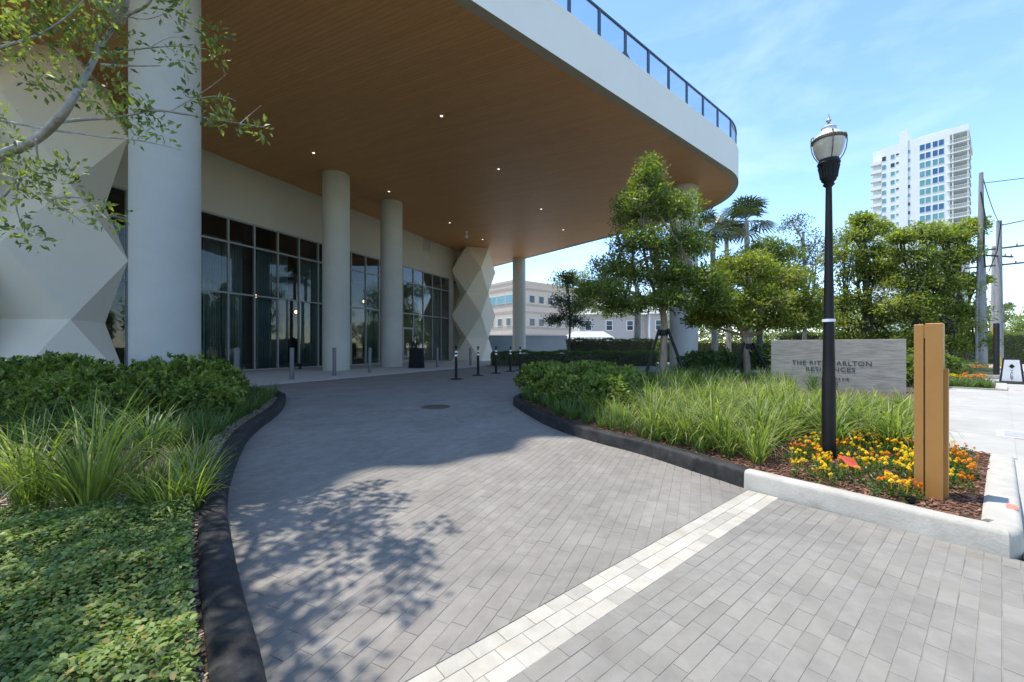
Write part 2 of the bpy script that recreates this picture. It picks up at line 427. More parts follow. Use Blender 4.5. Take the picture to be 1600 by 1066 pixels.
M['lf_clip'] = leaf_mat('leaf_hedge', (0.030,0.065,0.018), (0.14,0.21,0.055), 0.3, 0.5)
M['lf_grass'] = leaf_mat('grass_blade', (0.075,0.125,0.024), (0.34,0.38,0.12), 0.42, 0.5, dry=(0.46,0.40,0.20))
M['lf_liri'] = leaf_mat('border_grass', (0.045,0.090,0.022), (0.17,0.235,0.07), 0.36, 0.5)
M['lf_cover'] = leaf_mat('cover_leaf', (0.045,0.090,0.024), (0.28,0.36,0.10), 0.34, 0.5, 0.4, dry=(0.36,0.27,0.08))
M['lf_mari'] = leaf_mat('marigold_leaf', (0.035,0.075,0.018), (0.12,0.19,0.04), 0.35)
M['pet_y'] = leaf_mat('petal_yellow', (0.72,0.47,0.015), (0.85,0.66,0.04), 0.2, 0.6, 0.2)
M['pet_o'] = leaf_mat('petal_orange', (0.66,0.18,0.012), (0.80,0.36,0.02), 0.2, 0.6, 0.2)
M['pet_w'] = leaf_mat('petal_white', (0.75,0.75,0.68), (0.82,0.82,0.76), 0.2, 0.6, 0.2)

# soffit: wood boards running across the facade direction
def soffit_mat():
    m, n, l = new_mat('soffit_wood')
    out = n.new("ShaderNodeOutputMaterial"); b = n.new("ShaderNodeBsdfPrincipled"); l.new(b.outputs[0], out.inputs[0])
    tc = n.new("ShaderNodeTexCoord"); mp = n.new("ShaderNodeMapping")
    mp.inputs["Rotation"].default_value = (0, 0, -math.atan2(-AX, AY))      # x' across the facade, y' along it
    l.new(tc.outputs["Object"], mp.inputs[0])
    br = n.new("ShaderNodeTexBrick")
    br.inputs["Scale"].default_value = 1.0; br.inputs["Brick Width"].default_value = 3.0; br.inputs["Row Height"].default_value = 0.14
    br.inputs["Mortar Size"].default_value = 0.004; br.offset = 0.37; br.inputs["Bias"].default_value = 0.0
    br.inputs["Color1"].default_value = (0.63,0.308,0.108,1); br.inputs["Color2"].default_value = (0.67,0.340,0.125,1); br.inputs["Mortar"].default_value = (0.36,0.17,0.06,1)
    l.new(mp.outputs[0], br.inputs["Vector"])
    m2 = n.new("ShaderNodeMapping"); m2.inputs["Scale"].default_value = (0.9, 22, 1); l.new(mp.outputs[0], m2.inputs[0])
    nz = n.new("ShaderNodeTexNoise"); nz.inputs["Scale"].default_value = 1.6; nz.inputs["Detail"].default_value = 8; nz.inputs["Roughness"].default_value = 0.7
    l.new(m2.outputs[0], nz.inputs["Vector"])
    mr = n.new("ShaderNodeMapRange"); mr.inputs["From Min"].default_value = 0.3; mr.inputs["From Max"].default_value = 0.7; mr.inputs["To Min"].default_value = 0.84; mr.inputs["To Max"].default_value = 1.13
    l.new(nz.outputs["Fac"], mr.inputs["Value"])
    ml = n.new("ShaderNodeVectorMath"); ml.operation = 'SCALE'; l.new(br.outputs["Color"], ml.inputs[0]); l.new(mr.outputs[0], ml.inputs["Scale"])
    l.new(ml.outputs[0], b.inputs["Base Color"])
    b.inputs["Roughness"].default_value = 0.5
    bp = n.new("ShaderNodeBump"); bp.inputs["Strength"].default_value = 0.35; bp.inputs["Distance"].default_value = 0.01; bp.invert = True
    l.new(br.outputs["Fac"], bp.inputs["Height"]); l.new(bp.outputs[0], b.inputs["Normal"])
    return m
M['soffit'] = soffit_mat()

# ================================================================== GROUND, PAVING, KERBS
H_SOF = 10.2
BED_Z = 0.11
g = MB(); g.add([(-1500,-300,-0.08),(1500,-300,-0.08),(1500,3000,-0.08),(-1500,3000,-0.08)], [(0,1,2,3)])
struct(g.build('ground', M['ground']))

left_px = [(410,1066),(381,956),(360,851),(356,807),(360,760),(377,710),(396,680),(438,645),(447,628)]
lk = [(-0.15,0.62),(-0.55,1.02)] + [G(*p) for p in left_px] + [(-5.35,9.45),(-6.2,10.3),(-8.5,11.5),(-11.0,12.2)]
LK = smooth_curve(lk, 8)
LEFT_BED = LK + [(-16.0,10.0),(-16.0,-4.0),(-0.15,-4.0)]
right_px = [(802,630),(808,638),(840,658),(880,676),(932,692),(1000,710),(1080,736),(1162,763)]
rk = [(3.3,15.8),(1.9,13.2),(0.85,11.0),(0.25,9.5)] + [G(*p) for p in right_px]
RK = smooth_curve(rk, 8)
WK0 = RK[-1]
WKu = uv_of(*WK0)[0]
WK1 = UV(WKu-0.08, 0.03)
BED_STREET = [WK1, UV(6.4,0.0), UV(6.4,-0.72), UV(14.2,-0.95), UV(16.2,-0.95), UV(16.2,-2.5)]
RIGHT_BED = RK + BED_STREET + [(15.5,13.5),(12.5,17.0),(8.0,18.3),(5.2,17.6)]

def soil(name, poly, inset_by):
    m = MB(); q = poly
    m.prism(q, -0.05, BED_Z)
    return struct(m.build(name, M['soil']))
soil('planting_bed', inset(LEFT_BED[::-1] if sum(LEFT_BED[i][0]*LEFT_BED[(i+1)%len(LEFT_BED)][1]-LEFT_BED[(i+1)%len(LEFT_BED)][0]*LEFT_BED[i][1] for i in range(len(LEFT_BED)))<0 else LEFT_BED, 0.06), 0)
soil('planting_bed', inset(RIGHT_BED[::-1] if sum(RIGHT_BED[i][0]*RIGHT_BED[(i+1)%len(RIGHT_BED)][1]-RIGHT_BED[(i+1)%len(RIGHT_BED)][0]*RIGHT_BED[i][1] for i in range(len(RIGHT_BED)))<0 else RIGHT_BED, 0.06), 0)

def kerb(name, curve, side, width, heights, m, jit=0.0):
    """side=+1: the kerb body lies to the left of the walking direction"""
    mb = MB(); n = len(curve)
    prof = [(0.0,-0.04),(0.008,0.80),(0.018,0.93),(0.036,1.0),(width-0.02,0.985),(width,0.88),(width,-0.04)]
    offs = [offset_curve(curve, side*d) for d, _ in prof]
    vs = []
    for i in range(n):
        h = heights if not hasattr(heights,'__len__') else heights[0]+(heights[1]-heights[0])*i/(n-1)
        for k, (d, hh) in enumerate(prof):
            w = math.sin(i*0.9)*jit + math.sin(i*2.3+1)*jit*0.6
            vs.append((offs[k][i][0], offs[k][i][1], hh*h+w*(1 if hh > 0 else 0) if hh > 0 else -0.06))
    K = len(prof); fs = []
    for i in range(n-1):
        for k in range(K-1):
            q = (i*K+k, i*K+k+1, (i+1)*K+k+1, (i+1)*K+k)
            fs.append(q if side < 0 else q[::-1])
    fs.append(tuple(range(K))); fs.append(tuple(range((n-1)*K, n*K))[::-1])
    mb.add(vs, fs)
    return struct(mb.build(name, m, smooth=True))
kerb('kerb', LK, 1, 0.155, 0.15, M['kerb_black'], 0.0012)
kerb('kerb', RK, 1, 0.155, 0.15, M['kerb_black'], 0.0012)
def seg_line(a, b, n): return [(a[0]+(b[0]-a[0])*i/n, a[1]+(b[1]-a[1])*i/n) for i in range(n+1)]
wk = seg_line(WK0, WK1, 24)
corner = smooth_curve([wk[-2], wk[-1], UV(WKu+0.02,0.075), UV(WKu+0.12,0.09)], 4)[4:]
kerb('kerb', wk[:-1]+corner, 1, 0.135, 0.15, M['kerb_white'], 0.001)
kerb('kerb', seg_line(UV(WKu+0.12,0.0901), UV(6.4,0.0901), 20), 1, 0.17, (0.149,0.118), M['kerb_white'], 0.0008)

# concrete by the street
m = MB(); m.prism([UV(6.42,-0.70),UV(16.2,-0.93),UV(16.2,0.0),UV(16.2,0.1),UV(6.42,0.1)], -0.06, 0.095); side = struct(m.build('sidewalk', M['concrete']))
m = MB(); gu = [(WKu-0.1,0.006),(WKu+0.35,0.012),(5.0,0.085),(16.2,0.085),(19.0,0.006),(60.0,0.006)]
for (ua,za),(ub,zb_) in zip(gu, gu[1:]):
    m.add([(*UV(ua,0.082),za),(*UV(ub,0.082),zb_),(*UV(ub,2.4),zb_-0.003),(*UV(ua,2.4),za-0.003)], [(0,3,2,1)])
struct(m.build('gutter', M['concrete']))
m = MB()
for u in (7.9, 9.4, 10.9, 12.4, 13.9): m.obox(UV(u,-0.33), (SY,-SX), 0.84, 0.007, 0.09, 0.0965)
m.build('control_joint', M['lid'], side)
m = MB(); m.prism([UV(-60,2.4),UV(80,2.4),UV(80,14),UV(-60,14)], -0.06, -0.004); struct(m.build('road', M['asphalt']))
m = MB(); m.prism([(-3,28.5),(70,28.5),(90,140),(-30,140)], -0.08, -0.03); struct(m.build('parking_lot', M['lot']))

# pavers
def field(name, mat_p, to_xy, l_rng, w, lens, s_rng, keep, clips, gap, tint_fn, base_poly):
    base = MB(); base.prism(base_poly, -0.05, -0.0024)
    root = struct(base.build(name, M['sand']))
    items = []
    s = s_rng[0]
    while s < s_rng[1]:
        l = l_rng[0] - random.random()*lens[-1]
        while l < l_rng[1]:
            L = random.choice(lens)
            q = [to_xy(l+gap/2, s+gap/2), to_xy(l+L-gap/2, s+gap/2), to_xy(l+L-gap/2, s+w-gap/2), to_xy(l+gap/2, s+w-gap/2)]
            l += L
            cx, cy = sum(p[0] for p in q)/4, sum(p[1] for p in q)/4
            if not keep(cx, cy, q): continue
            for c in clips: q = clip(q, *c)
            if len(q) < 3: continue
            ar = 0.5*abs(sum(q[i][0]*q[(i+1)%len(q)][1]-q[(i+1)%len(q)][0]*q[i][1] for i in range(len(q))))
            if ar < 4e-4: continue
            items.append((cx*cx+cy*cy, q, cx, cy))
        s += w
    items.sort(key=lambda t: t[0])
    def vis(cx, cy):
        if cy < 0.3: return False
        px, py = 800+cx/cy*F, HZ+CH/cy*F
        return 0 <= px <= 1600 and py < 1075
    rest = MB(); k = 0
    for d, q, cx, cy in items:
        dz = random.uniform(-0.0008,0.0008); t = tint_fn()
        if vis(cx, cy) and k < 300:
            mb = MB(); mb.bev(q, -0.03, dz, 0.0012, t); mb.build('paver', mat_p, root); k += 1
        else:
            rest.bev(q, -0.03, dz, 0.0012, t)
    if rest.f: stuff(rest.build('pavers', mat_p, root))
    return root
def in_view(x, y):
    if y < 0.6: return x*x+y*y < 4
    px = 800+x/y*F
    return -60 < px < 1660 and y < 29
LB_in = offset_curve(LK, 0.07) + [(-16.0,10.0),(-16.0,-4.0),(-0.15,-4.0)]
RB_in = offset_curve(RK, 0.07) + BED_STREET + [(15.5,13.5),(12.5,17.0),(8.0,18.3),(5.2,17.6)]
def keep_drive(x, y, q):
    if not in_view(x, y): return False
    if n_of(x, y) < -12.5 or x > 9: return False
    if all(inside(p, LB_in) for p in q) or all(inside(p, RB_in) for p in q): return False
    return True
tn = lambda: min(1, max(0, random.gauss(0.5,0.2))) if random.random() > 0.02 else 2.6
drive = field('driveway', M['paver'], AN, (-1.0, 29.0), 0.077, [0.15,0.19,0.23,0.28,0.31], (-12.45, 3.0), keep_drive, [(SY,-SX,-1.362)], 0.0019, tn,
      [UV(-4,-1.36), UV(3.6,-1.36), UV(4,-3), (9,20), (9,28.4), (-3.0,28.4), AN(27.0,-12.45), AN(9.0,-12.45), AN(2.0,-9)])
apron = field('entry_apron', M['paver2'], lambda l, s: UV(l, s), (-3.0, WKu+0.1), 0.0665, [0.13,0.16,0.19,0.23,0.26], (-1.128, 1.2), lambda x, y, q: in_view(x, y), [(SX,SY,WKu-0.055)], 0.003, lambda: min(1,max(0,random.gauss(0.5,0.24))),
      [UV(-4,-1.132),UV(WKu-0.05,-1.132),UV(WKu-0.05,1.3),UV(-4,1.3)])
band = field('paver_band', M['band'], lambda l, s: UV(l, s), (-2.0, WKu), 0.0765, [0.128,0.145,0.158], (-1.3585, -1.13), lambda x, y, q: in_view(x, y), [(SX,SY,WKu-0.02)], 0.0028, lambda: min(1,max(0,random.gauss(0.55,0.25))),
      [UV(-3,-1.3585),UV(WKu-0.02,-1.3585),UV(WKu-0.02,-1.1335),UV(-3,-1.1335)])

# entrance walk in front of the lobby
m = MB(); m.prism([AN(2,-20.3),AN(37.5,-20.3),AN(37.5,-12.47),AN(4,-12.47)], -0.05, 0.012); walk = struct(m.build('entrance_walk', M['walk']))
m = MB()
for a in np.arange(11.5, 37, 1.8): m.obox(AN(a,-14.85), (AY,-AX), 4.7, 0.012, 0.010, 0.0145)
m.build('control_joint', M['lid'], walk)

# ================================================================== THE ENTRANCE BUILDING
bld = thing('apartment_building', 'modern grey residence building with wood soffit canopy, round columns and glass lobby', 'building', (*AN(23,-20.4),0))
FN = -20.4                                            # facade plane
# canopy outline (street aligned, one round corner)
V0, UM, RAD = -8.70, 27.0, 5.6
def canopy_outline(off):
    pts = [UV(-14, V0-off)]
    for k in range(25):
        t = k/24*math.pi/2
        pts.append(UV(UM-RAD+(RAD-off)*math.sin(t), V0-RAD+(RAD-off)*math.cos(t)))
    pts += [UV(UM-off, -52), UV(-14, -52)]
    return pts
out0, out1 = canopy_outline(0), canopy_outline(0.34)
m = MB(); m.prism(canopy_outline(0.33), H_SOF, H_SOF+0.08); m.build('soffit', M['soffit'], bld)
def ring_strip(oa, za, ob, zb, name, mt, smooth=True):
    m = MB(); n = len(oa); vs = [(p[0],p[1],za) for p in oa]+[(p[0],p[1],zb) for p in ob]
    m.add(vs, [(i, i+1, n+i+1, n+i) for i in range(n-2)])
    return m.build(name, mt, bld, smooth)
ring_strip(out0, H_SOF-0.03, out1, H_SOF-0.012, 'soffit_lip', M['lip'])
FT = H_SOF+1.62
m = MB()
n = len(out0); oi = canopy_outline(0.30)
vs = [(p[0],p[1],H_SOF-0.03) for p in out0]+[(p[0],p[1],FT) for p in out0]+[(p[0],p[1],FT) for p in oi]+[(p[0],p[1],H_SOF+0.1) for p in oi]
fs = []
for i in range(n-1):
    for r in range(3): fs.append((r*n+i, r*n+i+1, (r+1)*n+i+1, (r+1)*n+i))
m.add(vs, fs); m.build('fascia', M['fascia'], bld, True)
m = MB(); m.prism(canopy_outline(0.29), FT-0.25, FT-0.1); m.build('terrace_deck', M['walk'], bld)
# railing
def rail_pt(u):
    r = RAD-0.12; L0 = UM-RAD
    if u <= L0: return UV(u, V0-0.12)
    t = (u-L0)/r
    if t < math.pi/2: return UV(L0+r*math.sin(t), V0-RAD+r*math.cos(t))
    return UV(UM-0.12, V0-RAD-(u-L0-r*math.pi/2))
RT = FT+1.05
hp = [(*rail_pt(u),RT) for u in np.arange(-2, 34, 0.4)]
m = MB(); m.tube(hp, 0.05, 6); m.build('handrail', M['rail'], bld, True)
us = [9.64+1.52*k for k in range(-7, 16)]
for i, u in enumerate(us):
    p = rail_pt(u); q = rail_pt(u+0.05)
    d = Vector((q[0]-p[0], q[1]-p[1])).normalized()
    m = MB(); m.obox(p, d, 0.12, 0.06, FT, RT-0.02); m.build('railing_post', M['rail'], bld)
    if i < len(us)-1:
        a, b = rail_pt(u+0.06), rail_pt(us[i+1]-0.06)
        dd = Vector((b[0]-a[0], b[1]-a[1])); L = dd.length; dd.normalize()
        m = MB(); m.obox(((a[0]+b[0])/2,(a[1]+b[1])/2), dd, L, 0.012, FT+0.04, RT-0.05); m.build('railing_panel', M['rail_glass'], bld)
# unseen upper storeys on the deck, slab shaped to throw the drive's scalloped shadow
front = [UV(u, -9.95+0.16*math.sin(u*3.1)+0.10*math.sin(u*5.7+1)) for u in np.arange(-3.9, 5.01, 0.12)]
m = MB(); m.prism(front+[UV(5.0,-30),UV(-3.9,-30)], 25.6, 26.0); m.build('shadow_slab', M['fascia'], bld)
m = MB(); m.prism([UV(-3.0,-12.2),UV(4.2,-12.2),UV(4.2,-29),UV(-3.0,-29)], FT-0.08, 25.6); m.build('unseen_storeys', M['wall'], bld)
# columns
COLS = [(-8.23,9.6,0.66),(-9.2,21.1,0.67),(-7.5,25.1,0.66),(9.7,22.8,0.74),(0.72,41.0,0.66)]
for x, y, r in COLS:
    m = MB(); m.lathe((x,y), [(r,-0.02),(r,H_SOF+0.01)], 56); m.build('column', M['col'], bld, True)
# lobby facade
def fz(z): return (-22.52+0.4604*z, z)
Z0, DZ, NB = 19.31-1.14*6, 1.14, 21
mull_a = [a_of(*fz(Z0+DZ*i)) for i in range(NB+1)]
LV = [0.06, 3.81, 6.24, 7.40]
m = MB(); m.prism([AN(mull_a[0]-4,FN),AN(mull_a[-1]+3.2,FN),AN(mull_a[-1]+3.2,FN-0.4),AN(mull_a[0]-4,FN-0.4)], LV[3]+0.04, H_SOF+0.02); m.build('upper_wall', M['wall'], bld)
m = MB(); m.prism([AN(mull_a[-1]+0.05,FN+0.03),AN(mull_a[-1]+0.75,FN+0.03),AN(mull_a[-1]+0.75,FN-0.4),AN(mull_a[-1]+0.05,FN-0.4)], 0, LV[3]+0.035); m.build('pilaster', M['wall'], bld)
m = MB(); m.prism([AN(mull_a[-1]+3.2,FN+0.02),AN(mull_a[-1]+3.6,FN+0.02),AN(mull_a[-1]+3.6,FN-14),AN(mull_a[-1]+3.2,FN-14)], 0, H_SOF+0.015); m.build('end_wall', M['wall'], bld)
m = MB(); m.prism([AN(mull_a[0]-4,FN+0.01),AN(mull_a[0]-0.04,FN+0.01),AN(mull_a[0]-0.04,FN-0.4),AN(mull_a[0]-4,FN-0.4)], 0, LV[3]+0.03); m.build('side_wall', M['wall'], bld)
DOORS = (11, 16)
for i, a in enumerate(mull_a):
    m = MB(); m.prism([AN(a-0.035,FN+0.06),AN(a+0.035,FN+0.06),AN(a+0.035,FN-0.10),AN(a-0.035,FN-0.10)], 0.012, LV[3]+0.02); m.build('mullion', M['mullion'], bld)
for k, z in enumerate([0.07, 3.81, 6.24, 7.38]):
    m = MB(); m.prism([AN(mull_a[0]-0.03,FN+0.055),AN(mull_a[-1]+0.03,FN+0.055),AN(mull_a[-1]+0.03,FN-0.09),AN(mull_a[0]-0.03,FN-0.09)], z-0.04, z+0.04); m.build('transom', M['mullion'], bld)
for i in range(NB):
    a0, a1 = mull_a[i]+0.034, mull_a[i+1]-0.034
    for r in range(3):
        z0, z1 = LV[r]+0.045, LV[r+1]-0.04
        if r == 0 and i in DOORS:
            d = MB()
            for (s0, s1, h0, h1) in ((a0,a0+0.10,0.02,2.75),(a1-0.10,a1,0.02,2.75),(a0+0.1,a1-0.1,2.6,2.75),(a0+0.1,a1-0.1,0.02,0.28)):
                d.prism([AN(s0,FN+0.05),AN(s1,FN+0.05),AN(s1,FN-0.02),AN(s0,FN-0.02)], h0, h1)
            dr = d.build('door', M['mullion'], bld)
            h = MB(); p = AN(a0+0.2,FN+0.12); h.tube([(p[0],p[1],0.7),(p[0],p[1],1.9)], 0.018, 8); q0 = AN(a0+0.2,FN+0.04)
            for zz in (0.8,1.8): h.tube([(q0[0],q0[1],zz),(p[0],p[1],zz)], 0.012, 6)
            h.build('handle', M['steel'], dr)
            h = MB(); h.prism([AN(a0+0.1,FN+0.02),AN(a1-0.1,FN+0.02),AN(a1-0.1,FN+0.008),AN(a0+0.1,FN+0.008)], 0.28, 2.6); h.build('pane', M['glass'], dr)
            z0 = 2.76
        m = MB(); dn = random.uniform(-0.004,0.004)
        m.prism([AN(a0,FN+dn+0.006),AN(a1,FN-dn+0.006),AN(a1,FN-dn-0.006),AN(a0,FN+dn-0.006)], z0, z1); m.build('pane', M['glass'], bld)
# lobby interior
ia0, ia1 = mull_a[0]-3.9, mull_a[-1]+3.1
m = MB(); m.prism([AN(ia0,FN-0.12),AN(ia1,FN-0.12),AN(ia1,FN-9),AN(ia0,FN-9)], -0.04, 0.015); m.build('lobby_floor', M['int_floor'], bld)
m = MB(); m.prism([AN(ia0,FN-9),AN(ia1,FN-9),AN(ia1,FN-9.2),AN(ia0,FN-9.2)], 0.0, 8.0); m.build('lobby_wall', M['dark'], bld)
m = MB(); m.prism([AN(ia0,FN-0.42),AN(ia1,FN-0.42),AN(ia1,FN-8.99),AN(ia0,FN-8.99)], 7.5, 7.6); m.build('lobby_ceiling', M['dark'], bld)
# faceted piers: rings of rectangle corners alternating with the edge midpoints
def pier(corner_a, corner_n, dir_a):
    wa, wn_ = 2.70, 3.05
    A = [AN(corner_a,corner_n), AN(corner_a+dir_a*wa,corner_n), AN(corner_a+dir_a*wa,corner_n-wn_), AN(corner_a,corner_n-wn_)]
    B = [((A[i][0]+A[(i+1)%4][0])/2,(A[i][1]+A[(i+1)%4][1])/2) for i in range(4)]
    c = (sum(p[0] for p in A)/4, sum(p[1] for p in A)/4)
    B = [(c[0]+(b[0]-c[0])*0.985, c[1]+(b[1]-c[1])*0.985) for b in B]
    Hs = [0.0,2.04,4.08,6.12,8.16,H_SOF+0.005]
    pr = MB(); pr.prism([(c[0]+(p[0]-c[0])*0.3,c[1]+(p[1]-c[1])*0.3) for p in A], 0, H_SOF)
    root = pr.build('faceted_pier', M['facet'], bld)
    for k in range(5):
        lo, hi = Hs[k], Hs[k+1]
        for i in range(4):
            if k % 2 == 0:      # corners below, midpoints above
                t1 = [(*A[i],lo),(*A[(i+1)%4],lo),(*B[i],hi)]
                t2 = [(*B[i-1],hi),(*B[i],hi),(*A[i],lo)]
            else:
                t1 = [(*A[i],hi),(*A[(i+1)%4],hi),(*B[i],lo)]
                t2 = [(*B[i-1],lo),(*B[i],lo),(*A[i],hi)]
            for t in (t1, t2):
                tv = [Vector(p) for p in t]
                cc = Vector((c[0],c[1],(lo+hi)/2))
                nr = (tv[1]-tv[0]).cross(tv[2]-tv[0]).normalized()
                mid = (tv[0]+tv[1]+tv[2])/3
                if nr.dot(mid-cc) < 0: nr = -nr; tv = [tv[0],tv[2],tv[1]]
                f = MB(); b = [p-nr*0.05 for p in tv]
                f.add(tv+b, [(0,1,2),(5,4,3),(0,3,4,1),(1,4,5,2),(2,5,3,0)])
                f.build('facet_panel', M['facet'], root)
    return root
fx, fy = -2.69, 35.3
pier(a_of(fx,fy), -17.2, 1)
rx, ry = -12.74, 13.4
pier(a_of(rx,ry), -17.2, -1)
# continuation of the faceted wall beyond the near pier
m = MB(); m.prism([AN(a_of(rx,ry)-2.9,-17.6),AN(a_of(rx,ry)-9,-17.6),AN(a_of(rx,ry)-9,-20.2),AN(a_of(rx,ry)-2.9,-20.2)], 0, H_SOF+0.012); m.build('side_wall', M['facet'], bld)
# downlights and wall louvre
for px, py in ((690,181),(490,238.7),(607.7,299),(779,264),(845.6,326.6),(702.7,348),(880,359),(754,374)):
    z = F*(H_SOF-CH)/(HZ-py); x = (px-800)/F*z
    m = MB(); m.lathe((x,z), [(0.10,H_SOF-0.016),(0.10,H_SOF+0.004)], 16); dl = m.build('downlight', M['white'], bld)
    m = MB(); m.lathe((x,z), [(0.05,H_SOF-0.020),(0.05,H_SOF-0.012)], 16); m.build('lens', M['lamp_on'], dl)
z = F*(H_SOF-CH)/(HZ-362); x = (729-800)/F*z
m = MB(); m.lathe((x,z), [(0.12,H_SOF-0.03),(0.13,H_SOF)], 14); m.tube([(x,z,H_SOF),(x,z,H_SOF-0.28)], 0.035, 8); m.lathe((x,z), [(0.06,H_SOF-0.52),(0.12,H_SOF-0.46),(0.12,H_SOF-0.34),(0.05,H_SOF-0.28)], 14); m.build('camera_dome', M['white'], bld, True)
k = (666-800)/F; zf = 22.52/(0.4604-k); af = a_of(*fz(zf)); zc = CH+(HZ-383)/F*zf
lv = MB()
for (p0,p1,q0,q1) in ((-0.5,0.5,-0.62,-0.52),(-0.5,0.5,0.52,0.62),(-0.5,-0.42,-0.52,0.52),(0.42,0.5,-0.52,0.52)):
    lv.prism([AN(af+p0,FN+0.05),AN(af+p1,FN+0.05),AN(af+p1,FN+0.001),AN(af+p0,FN+0.001)], zc+q0, zc+q1)
lvo = lv.build('wall_louvre', M['col'], bld)
for j in range(7):
    s = MB(); s.prism([AN(af-0.42,FN+0.035),AN(af+0.42,FN+0.035),AN(af+0.42,FN+0.004),AN(af-0.42,FN+0.004)], zc-0.50+j*0.146, zc-0.44+j*0.146); s.build('slat', M['mullion'], lvo)
# curtains behind the glass
names = ['first','second','third']
for i in range(3, NB):
    if i in DOORS or i in (12,): continue
    a0, a1 = mull_a[i]+0.02, mull_a[i+1]-0.02
    w = (0.62 if i % 2 else 0.80)*(a1-a0); s0 = a0 if i % 2 == 0 else a1-w
    m = MB(); N = 60; vs = []
    for j in range(N+1):
        t = j/N; n_ = FN-0.55+0.07*math.sin(t*math.pi*2*8)+0.02*math.sin(t*41)
        x, y = AN(s0+w*t, n_); vs += [(x,y,0.03),(x,y,6.5)]
    m.add(vs, [(2*j,2*j+2,2*j+3,2*j+1) for j in range(N)])
    o = m.build('curtain', M['curtain'], None, True)
    sm = o.modifiers.new('thick','SOLIDIFY'); sm.thickness = 0.006
    tag(o, 'tall dark teal curtain hanging behind the lobby glass', 'curtain', 'curtains behind the lobby glass')
# warm pendant lamps inside
for (i, zz, dn) in ((5.4,3.3,2.4),(8.6,4.2,3.0),(9.3,2.4,1.6),(10.2,3.4,2.2),(14.5,4.6,2.0),(15.2,5.0,2.6)):
    a = mull_a[0]+(mull_a[1]-mull_a[0])*i; x, y = AN(a, FN-dn)
    t = thing('pendant_lamp', 'small warm lit pendant lamp hanging inside the dark lobby', 'lamp', (x,y,zz), 'pendant lamps in the lobby')
    m = MB(); m.lathe((x,y), [(0.03,zz-0.10),(0.09,zz-0.05),(0.10,zz),(0.06,zz+0.07),(0.02,zz+0.09)], 12); m.build('globe', M['warm_on'], t, True)
    m = MB(); m.tube([(x,y,zz+0.09),(x,y,7.5)], 0.008, 5); m.build('cord', M['wire'], t)
# lounge chair on the terrace
x, y = rail_pt(14.0); dx, dy = (SX,SY)
c = (x-0.5*SY*1.0+0.0, y+0.5*SX*1.0)
t = thing('lounge_chair', 'grey lounge chair back showing behind the terrace railing', 'chair', (c[0],c[1],FT-0.1))
m = MB(); m.obox((c[0]+dx*0.2,c[1]+dy*0.2), (dx,dy), 1.3, 0.6, FT+0.12, FT+0.22); m.build('seat', M['rubber'], t)
m = MB()
q = [(c[0]-dx*0.45+(-dy)*s, c[1]-dy*0.45+dx*s) for s in (-0.3,0.3)]; q2 = [(c[0]-dx*1.0+(-dy)*s, c[1]-dy*1.0+dx*s) for s in (-0.3,0.3)]
m.add([(*q[0],FT+0.2),(*q[1],FT+0.2),(*q2[1],FT+0.62),(*q2[0],FT+0.62),(*q[0],FT+0.13),(*q[1],FT+0.13),(*q2[1],FT+0.55),(*q2[0],FT+0.55)], [(0,1,2,3),(7,6,5,4),(0,4,5,1),(1,5,6,2),(2,6,7,3),(3,7,4,0)])
m.build('backrest', M['rubber'], t)
for a_, b_ in ((-0.35,-0.25),(-0.35,0.25),(0.75,-0.25),(0.75,0.25)):
    m = MB(); m.obox((c[0]+dx*a_-dy*b_, c[1]+dy*a_+dx*b_), (dx,dy), 0.05, 0.05, FT-0.1, FT+0.12); m.build('leg', M['rubber'], t)

# ================================================================== STREET FURNITURE AND ENTRANCE OBJECTS
# lamp post
lx, ly = G(1295, 718, BED_Z)
lp = thing('street_lamp', 'tall black street lamp with aged acorn lantern beside the marigolds', 'street lamp', (lx,ly,BED_Z))
pz = lambda py: CH+(HZ-py)/F*ly
m = MB(); prof = [(0.058,BED_Z-0.02),(0.056,0.9)]
for k in range(13):
    t = k/12; prof.append((0.052-0.027*t**0.9, 0.92+(pz(292)-0.92)*t))
m.lathe((lx,ly), prof, 18); m.build('pole', M['black'], lp, True)
m = MB(); m.lathe((lx,ly), [(0.0525,1.448),(0.0525,1.475)], 18); m.build('sticker', M['reflect'], lp, True)
zb = pz(289)
LS = 0.78
def lz(z): return zb+(z-zb)*LS

fit = MB(); fit.lathe((lx,ly), [(0.034,zb-0.03),(0.062,zb),(0.050,zb+0.025),(0.075,zb+0.05),(0.082,zb+0.08),(0.090,zb+0.16),(0.108,zb+0.235),(0.120,zb+0.262),(0.112,zb+0.285),(0.104,zb+0.31)], 28)
fo = fit.build('fitter', M['black'], lp, True)
for k in range(16):
    a = 2*math.pi*k/16; r0, r1 = 0.083, 0.106
    f = MB(); f.tube([(lx+r0*math.cos(a),ly+r0*math.sin(a),zb+0.085),(lx+0.092*math.cos(a),ly+0.092*math.sin(a),zb+0.16),(lx+r1*math.cos(a),ly+r1*math.sin(a),zb+0.228)], 0.009, 5); f.build('flute', M['black'], fo)
z1 = zb+0.30
m = MB(); m.lathe((lx,ly), [(0.086,z1),(0.125,z1+0.06),(0.150,z1+0.13),(0.162,z1+0.20),(0.164,z1+0.235)], 28); m.build('lens', M['lens'], lp, True)
m = MB(); m.lathe((lx,ly), [(0.160,z1+0.236),(0.172,z1+0.240),(0.174,z1+0.275),(0.160,z1+0.285)], 28); rg = m.build('ring', M['old_brass'], lp, True)
for k in range(28):
    a = 2*math.pi*k/28; f = MB(); f.lathe((lx+0.174*math.cos(a),ly+0.174*math.sin(a)), [(0.003,z1+0.243),(0.009,z1+0.250),(0.009,z1+0.265),(0.003,z1+0.272)], 6); f.build('ornament', M['old_brass'], rg)
